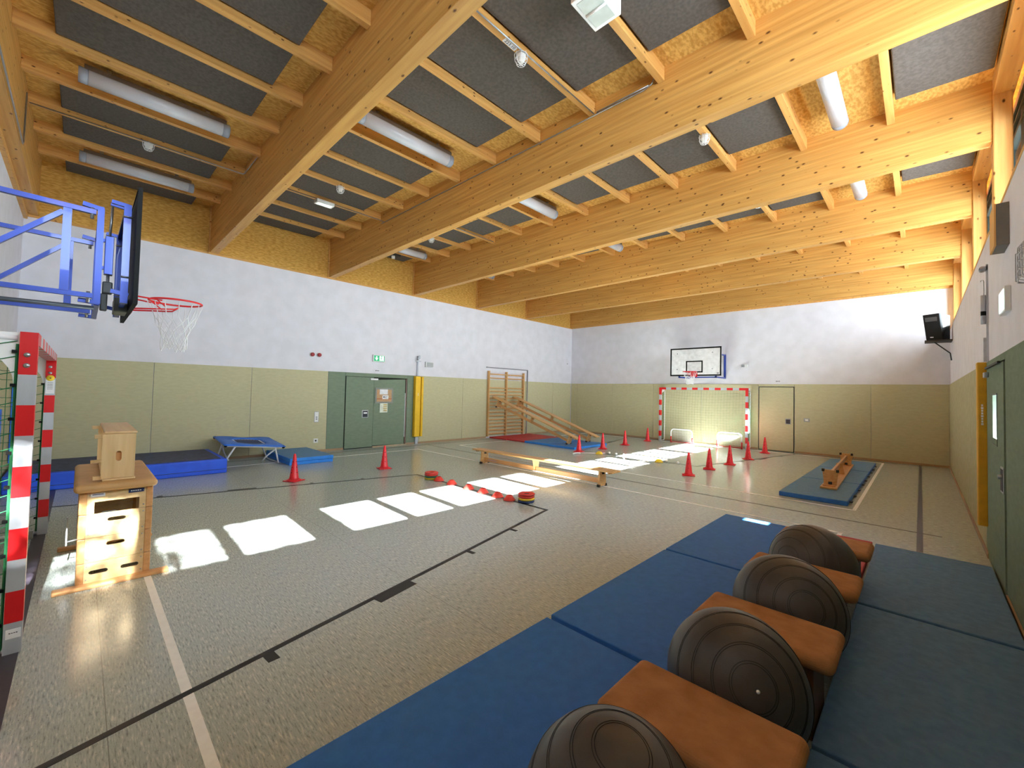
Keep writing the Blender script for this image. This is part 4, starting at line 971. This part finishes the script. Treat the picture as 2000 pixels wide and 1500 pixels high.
# ------------------------------------------------------------------ wall bars and slanted benches
t = thing('wall_bars', 'double wooden wall bars on the left wall near the far corner', 'wall bars', (.1, 13.6, 0))
for y in (12.62, 13.57, 14.56):
    obj('upright', MB().box(.022, .125, y-.025, y+.025, .05, 2.56), m_pinez, t, bevel=.004)
zr = [2.44, 2.29, 1.91, 1.78, 1.645, 1.51, 1.375, 1.24, 1.11, .97, .83, .69, .555, .42, .285, .15]
for a, b in ((12.645, 13.545), (13.595, 14.535)):
    for z in zr:
        x = .105 if z > 2.2 else .085
        obj('rung', MB().box(x-.014, x+.014, a, b, z-.02, z+.02), m_pine, t, bevel=.008)
obj('niche_frame', MB().box(.008, .05, 12.54, 14.86, 2.68, 2.71).box(.008, .05, 14.83, 14.86, .05, 2.70), mat('grey_niche_trim', (140, 138, 146), .6), t)
def mk_bench(label, loc, M, group='long gymnastics benches'):
    """bench along local X, centred, feet at z=0; M is its placement"""
    t = thing('gym_bench', label, 'bench', (0, 0, 0), group); t.matrix_world = Matrix.Translation(loc) @ M
    def P(nm, mb, m, bevel=.005, par=None):
        o = obj(nm, mb, m, None, bevel)
        for q in SIB.get(o.name, [o]): q.parent = par or t
        return o
    P('seat_board', MB().box(-2.0, 2.0, -.13, .13, .298, .333), m_pine, .006)
    P('seat_end_batten', MB().box(1.86, 1.90, -.10, .10, .27, .298).box(-1.90, -1.86, -.10, .10, .27, .298), m_beech)
    for x, w in ((-1.68, .125), (0, .085), (1.68, .125)):
        mb = MB(); mb.hexa([(x-.022, -w, .012), (x+.022, -w, .012), (x+.022, w, .012), (x-.022, w, .012)], [(x-.022, -w*.78, .298), (x+.022, -w*.78, .298), (x+.022, w*.78, .298), (x-.022, w*.78, .298)])
        if x == 0: mb = MB().hexa([(x-.022, -.05, .07), (x+.022, -.05, .07), (x+.022, .05, .07), (x-.022, .05, .07)], [(x-.022, -.095, .298), (x+.022, -.095, .298), (x+.022, .095, .298), (x-.022, .095, .298)])
        lg = P('leg', mb, m_pine)
        if x:
            s = 1 if x > 0 else -1
            fm = MB(); fm.box(x-.03, x+.03, -.135, -.09, 0, .05).box(x-.03, x+.03, .09, .135, 0, .05)
            P('rubber_foot', fm, m_dark, .004, lg)
            P('hook_plate', MB().box(x-.035, x+.035, -.03, .03, .235, .285), m_dark, .003, lg)
    P('balance_beam', MB().box(-1.66, 1.66, -.022, .022, .055, .145), m_orange if 0 else m_beech, .006)
    return t
RZ = lambda a: Matrix.Rotation(a, 4, 'Z')
b = mk_bench('wooden gym bench standing upright in the middle of the hall', (5.93, 8.79, 0), RZ(.004))
mk_l = obj('maker_label', MB().box(-1.52, -1.24, -.0235, -.0222, .085, .118), mat('faded_label', (214, 170, 160), .6), None); mk_l.parent = b
b = mk_bench('wooden gym bench lying upside down on the blue mats near the window wall', (10.71, 13.55, .415), RZ(PI/2+.03) @ Matrix.Rotation(PI, 4, 'X'))
def slant(y0, y1, label):
    # hooked end at the wall bars, foot on the blue mats
    th = math.atan2(1.30-.0, 3.62); L = Vector((.20, y0, 1.575)); 
    d = Vector((3.62, y1-y0, -1.245)).normalized(); side = Vector((0, 0, 1)).cross(d).normalized(); up = d.cross(side).normalized()
    M = Matrix((d, side, up)).transposed().to_4x4()
    top = L; ctr = top+d*2.0-up*.315
    return mk_bench(label, ctr, M)
slant(12.82, 13.10, 'wooden gym bench sloping down from the wall bars, the nearer one')
slant(13.93, 14.22, 'wooden gym bench sloping down from the wall bars, the farther one')
def flatmat(x0, x1, y0, y1, z, m, label, group, z0=.0, mtop=None, loops=None, bev=.008):
    t = thing('gym_mat', label, 'mat', ((x0+x1)/2, (y0+y1)/2, z0), group)
    obj('mat_body', MB().box(x0+.006, x1-.006, y0+.006, y1-.006, z0+.001, z0+z-.002), m, t, bevel=bev)
    if mtop: obj('mat_top', MB().box(x0+.012, x1-.012, y0+.012, y1-.012, z0+z-.006, z0+z), mtop, t)
    if loops:
        mb = MB()
        for y in loops: mb.box(x1-.006, x1+.035, y-.05, y+.05, z0+.02, z0+.035)
        obj('carry_loop', mb, m_dark, t)
    return t
G = 'mats under the wall bars'
rm = flatmat(.13, 1.05, 12.66, 14.92, .05, m_redmat, 'red mat at the foot of the wall bars, touching the bars', G)
obj('velcro_tab', MB().box(.95, 1.10, 12.62, 12.68, .01, .04), m_redmat, rm)
rm = flatmat(1.05, 1.97, 12.70, 14.92, .05, m_redmat, 'red mat between the wall bars mat and the blue mats', G)
flatmat(1.97, 3.06, 12.66, 14.55, .07, m_skyblue, 'bright blue mat under the sloping benches, next to the red mats', G, mtop=mat('light_blue_top', (70, 132, 200), .6))
flatmat(3.08, 4.17, 12.60, 14.50, .07, m_skyblue, 'bright blue mat under the low ends of the sloping benches', G, mtop=MATS['light_blue_top'])
G = 'mats under the upside down bench'
for k, lb in enumerate(('steel blue mat at the near end under the upside down bench', 'steel blue mat in the middle under the upside down bench', 'steel blue mat at the far end under the upside down bench')):
    y = 10.66+2.02*k; flatmat(10.15, 11.15, y, y+2.0, .08, m_bluemat, lb, G, mtop=m_mattop, loops=[y+.3, y+.9, y+1.6])
G = 'blue mats around the ball and stool row'
lbl = ['blue mat in the bottom foreground left of the balls', 'blue mat left of the second and third balls, middle of the left row', 'blue mat at the far end of the left row']
for k, (ya, yb) in enumerate(((2.34, 4.35), (4.385, 6.36), (6.38, 8.38))): flatmat(9.97, 10.97, ya, yb, .07, m_bluemat, lbl[k], G, mtop=None)
lbl = ['worn blue mat along the window wall, bottom right corner', 'worn blue mat along the window wall, middle of the right row', 'worn blue mat along the window wall, far end of the right row']
for k, (ya, yb) in enumerate(((2.34, 4.36), (4.38, 6.38), (6.41, 8.42))): flatmat(11.625, 12.56, ya, yb, .07, m_bluemat2, lbl[k], G)
flatmat(10.985, 11.61, 6.965, 8.44, .075, m_redmat, 'red mat between the blue mats beyond the farthest stool', 'red mats')

# ------------------------------------------------------------------ stools and balls
def stool(y, z0, label):
    t = thing('box_stool', label, 'stool', (11.35, y, z0), 'small vaulting stools with tan leather tops')
    x0, x1, y0, y1 = 11.03, 11.67, y-.20, y+.20
    zb = z0+.365
    bd = MB(); bd.hexa([(x0+.03, y0+.02, z0+.0), (x1-.05, y0+.02, z0+.0), (x1-.05, y1-.02, z0+.0), (x0+.03, y1-.02, z0+.0)], [(x0+.05, y0+.04, zb), (x1-.05, y0+.04, zb), (x1-.05, y1-.04, zb), (x0+.05, y1-.04, zb)])
    obj('body', bd, mat('dark_stool_wood', (120, 76, 44), .5), t, bevel=.006)
    obj('padded_top', MB().box(11.0, 11.715, y-.217, y+.217, zb, z0+.445), m_leather, t, bevel=.04, seg=6)
    return t
stool(3.64, .0, 'tan leather stool nearest the camera, between the first and second balls')
stool(4.68, .0, 'tan leather stool between the second and third balls from the front')
stool(5.72, .0, 'tan leather stool between the third ball and the farthest ball')
stool(6.73, .002, 'tan leather stool at the far end of the row before the red mat')
def ball(x, y, r, label, ax, plug=None):
    t = thing('exercise_ball', label, 'ball', (x, y, 0), 'large dark exercise balls wedged between the stools')
    c = Vector((x, y, r[2]))
    bo = obj('ball', MB().sphere(c, r, 64), m_ball, t)
    ax = Vector(ax).normalized(); s = Vector((0, 0, 1)).cross(ax); s = s.normalized() if s.length > .01 else Vector((1, 0, 0)); u = ax.cross(s)
    mb = MB()
    for th in (.28, .31, .52, .55, .82, .85, 1.12, 1.15, PI-1.15, PI-1.12, PI-.85, PI-.82, PI-.52, PI-.28):
        pts = []
        for k in range(64):
            a = 2*PI*k/64; v = ax*math.cos(th)+(s*math.cos(a)+u*math.sin(a))*math.sin(th)
            pts.append(c+Vector((v.x*r[0], v.y*r[1], v.z*r[2])))
        mb.tube(pts, .0017, 4, closed=True)
    obj('groove', mb, mat('groove_dark', (26, 22, 20), .5), bo)
    if plug:
        v = Vector(plug).normalized(); p = c+Vector((v.x*r[0], v.y*r[1], v.z*r[2])); obj('valve_plug', MB().sphere(p, .0085, 12), m_paper, bo)
    return t
ball(11.28, 3.118, (.315, .300, .325), 'dark exercise ball cut by the bottom edge, nearest the camera', (.18, -.15, .97))
ball(11.35, 4.16, (.325, .300, .335), 'dark exercise ball with a white valve plug, second from the front', (.45, -.77, .45), (.49, -.76, .42))
ball(11.37, 5.20, (.335, .300, .34), 'dark exercise ball third from the front', (.45, -.80, .40))
ball(11.35, 6.225, (.325, .286, .335), 'dark exercise ball farthest from the camera beside the red mat', (.3, .6, -.2))

# ------------------------------------------------------------------ cones
def cone():
    t = thing('training_cone', '', 'cone', (0, 0, 0), 'tall red training cones')
    obj('cone_body', MB().lathe([(.105, .03), (.085, .045), (.078, .06), (.022, .49), (.012, .505), (0, .505)], (0, 0, 0), 28), m_red, t)
    bs = MB(); bs.box(-.135, .135, -.135, .135, .0, .014); obj('base_plate', bs, m_red, t, bevel=.006)
    obj('base_rise', MB().lathe([(.135, .012), (.12, .026), (.10, .034)], (0, 0, 0), 28), m_red, t)
    h = MB()
    for z in (.16, .26, .36):
        rr = .078-(z-.06)*.13
        for a in (0, PI/2, PI, 3*PI/2): h.lathe([(0, 0), (.009, 0), (.009, .003), (0, .003)], (0, 0, 0), 10, axis='x'); h.xf(Matrix.Rotation(a, 4, 'Z') @ Matrix.Translation((rr-.001, 0, z)), len(h.v)-40)
    obj('hole', h, m_gap, t)
    return t
c0 = cone(); first = True
cones = [(3.50, 4.68, .5, 'tall red cone in front of the folded light blue mats'), (3.40, 6.57, -.2, 'tall red cone in front of the double door'),
 (8.28, 11.26, .4, 'tall red cone nearest in the right hand row'), (8.31, 12.44, .3, 'tall red cone second in the right hand row'), (8.42, 13.6, .2, 'tall red cone third in the right hand row'),
 (8.46, 15.05, .5, 'tall red cone fourth in the right row, before the goal post'), (8.42, 17.0, .1, 'tall red cone farthest in the right row, before the far door'),
 (4.52, 12.36, .2, 'tall red cone nearest in the left row beside the blue mats'), (4.60, 13.55, .4, 'tall red cone second in the left row beside the blue mats'), (4.52, 15.1, .1, 'tall red cone third in the left row'), (4.42, 16.98, .3, 'tall red cone farthest in the left row, left of the striped goal')]
for x, y, a, lb in cones:
    if first: c0.location = (x, y, 0.003); c0.rotation_euler = (0, 0, a); c0['label'] = lb; first = False
    else: dup(c0, (x, y, .003), lb, a)
mk = thing('marker_cone', '', 'marker', (0, 0, 0), 'small red marker cones on the black line')
obj('shell', MB().lathe([(.10, 0), (.102, .006), (.088, .02), (.045, .075), (.040, .078), (.036, .074), (.06, .04), (.09, .004)], (0, 0, .0), 24), m_redo, mk)
for k, x in enumerate((5.22, 5.63, 6.13, 6.52, 6.89, 7.17)):
    lb = ['small red marker cone beside the left disc stack', 'small red marker cone second from the left disc stack', 'small red marker cone third from the left disc stack', 'small red marker cone third from the right disc stack', 'small red marker cone second from the right disc stack', 'small red marker cone right beside the right disc stack'][k]
    if k == 0: mk.location = (x, 6.74, .003); mk['label'] = lb
    else: dup(mk, (x, 6.74, .003), lb)
def disc(x, y, z, m, col, side, pos, h=.035):
    t = thing('throwing_disc', '%s rubber disc, %s of the %s disc stack' % (col, pos, side), 'disc', (x, y, z), 'stacked rubber discs')
    obj('ring', MB().lathe([(.045, .004), (.05, 0), (.115, 0), (.132, .008), (.134, .02), (.12, h-.002), (.06, h-.002), (.048, h-.008), (.045, .004)], (x, y, z), 28), m, t)
    obj('centre', MB().lathe([(0, .004), (.046, .004), (.046, h-.016), (0, h-.016)], (x, y, z), 20), m, t)
    obj('groove', MB().lathe([(.134, .017), (.1355, .017), (.1355, .021), (.134, .021)], (x, y, z), 28), m_dark, t)
for k, (m, c, p) in enumerate(((m_yel, 'yellow', 'bottom'), (m_greenr, 'green', 'second'), (m_redo, 'pale red', 'third'), (m_redo, 'red', 'top'))): disc(4.99+.01*(k % 2), 6.72, .003+.036*k, m, c, 'left', p)
for k, (m, c, p) in enumerate(((m_bluer, 'dark blue', 'bottom'), (m_yel, 'yellow', 'second'), (m_redo, 'pale red', 'third'), (m_redo, 'red', 'top'))): disc(7.43+.008*(k % 2), 6.86, .003+.037*k, m, c, 'right', p)
# hockey balls, domes and sticks
for k, (x, y, lb) in enumerate(((5.38, 12.68, 'white ball nearest the left yellow dome'), (5.62, 12.66, 'white ball in the middle of the left three'), (5.87, 12.66, 'white ball farthest right of the left three'), (7.16, 12.61, 'white ball beside the right yellow dome'), (7.48, 12.58, 'white ball between the right yellow dome and the red cone'))):
    tag(obj('floorball', MB().sphere((x, y, .038), .036, 16), m_wpaint, loc=(x, y, 0)), lb, 'ball', 'white floorballs')
for x, y, lb in ((5.20, 12.42, 'yellow dome marker at the left beside a white stick'), (7.02, 12.46, 'yellow dome marker at the right beside a white stick')):
    t = thing('dome_marker', lb, 'marker', (x, y, 0), 'yellow dome markers')
    obj('shell', MB().lathe([(.105, .003), (.105, .012), (.095, .035), (.065, .07), (.03, .085), (0, .088)], (x, y, 0), 24), m_yel, t)
for x, y, a, lb in ((4.98, 12.28, .85, 'white floorball stick lying on the floor behind the left yellow dome'), (6.80, 12.20, .95, 'white floorball stick lying on the floor beside the right yellow dome')):
    t = thing('floorball_stick', lb, 'stick', (x, y, 0), 'white floorball sticks')
    c, s = math.cos(a), math.sin(a); Q = lambda u, v, z: (x+u*c-v*s, y+u*s+v*c, z)
    obj('shaft', MB().tube([Q(-.30, 0, .02), Q(.45, 0, .02)], .013, 8), m_wpaint, t)
    obj('blade', MB().tube([Q(-.30, 0, .02), Q(-.38, -.03, .025), Q(-.48, -.11, .028), Q(-.56, -.22, .026)], .02, 8), m_wpaint, t)

# ------------------------------------------------------------------ tree outside whose leaves dapple the nearest windows
t = thing('broadleaf_tree', 'leafy tree outside beyond the window wall', 'tree', (20, 1.9, 0))
obj('trunk', MB().tube([(20, 1.9, 0), (20.1, 1.9, 3), (19.9, 2.0, 6), (20, 2.0, 9)], .22, 10, r1=.06), mat('bark', (90, 74, 58), .9), t)
mb = MB()
for k in range(17000):
    a = random.random()*2*PI; ph = math.acos(2*random.random()-1); rr = random.random()**.5
    p = Vector((20+1.6*rr*math.sin(ph)*math.cos(a), 1.25+2.7*rr*math.sin(ph)*math.sin(a), 8.7+2.0*rr*math.cos(ph)))
    u = Vector((random.uniform(-1, 1), random.uniform(-1, 1), random.uniform(-1, 1))).normalized(); v = u.orthogonal().normalized(); s = random.uniform(.035, .06)
    mb.add([p-u*s, p+v*s*.5, p+u*s, p-v*s*.5], [(0, 1, 2, 3)])
lo = obj('foliage', mb, mat('leaf_green', (70, 110, 50), .7), t); lo['kind'] = 'stuff'
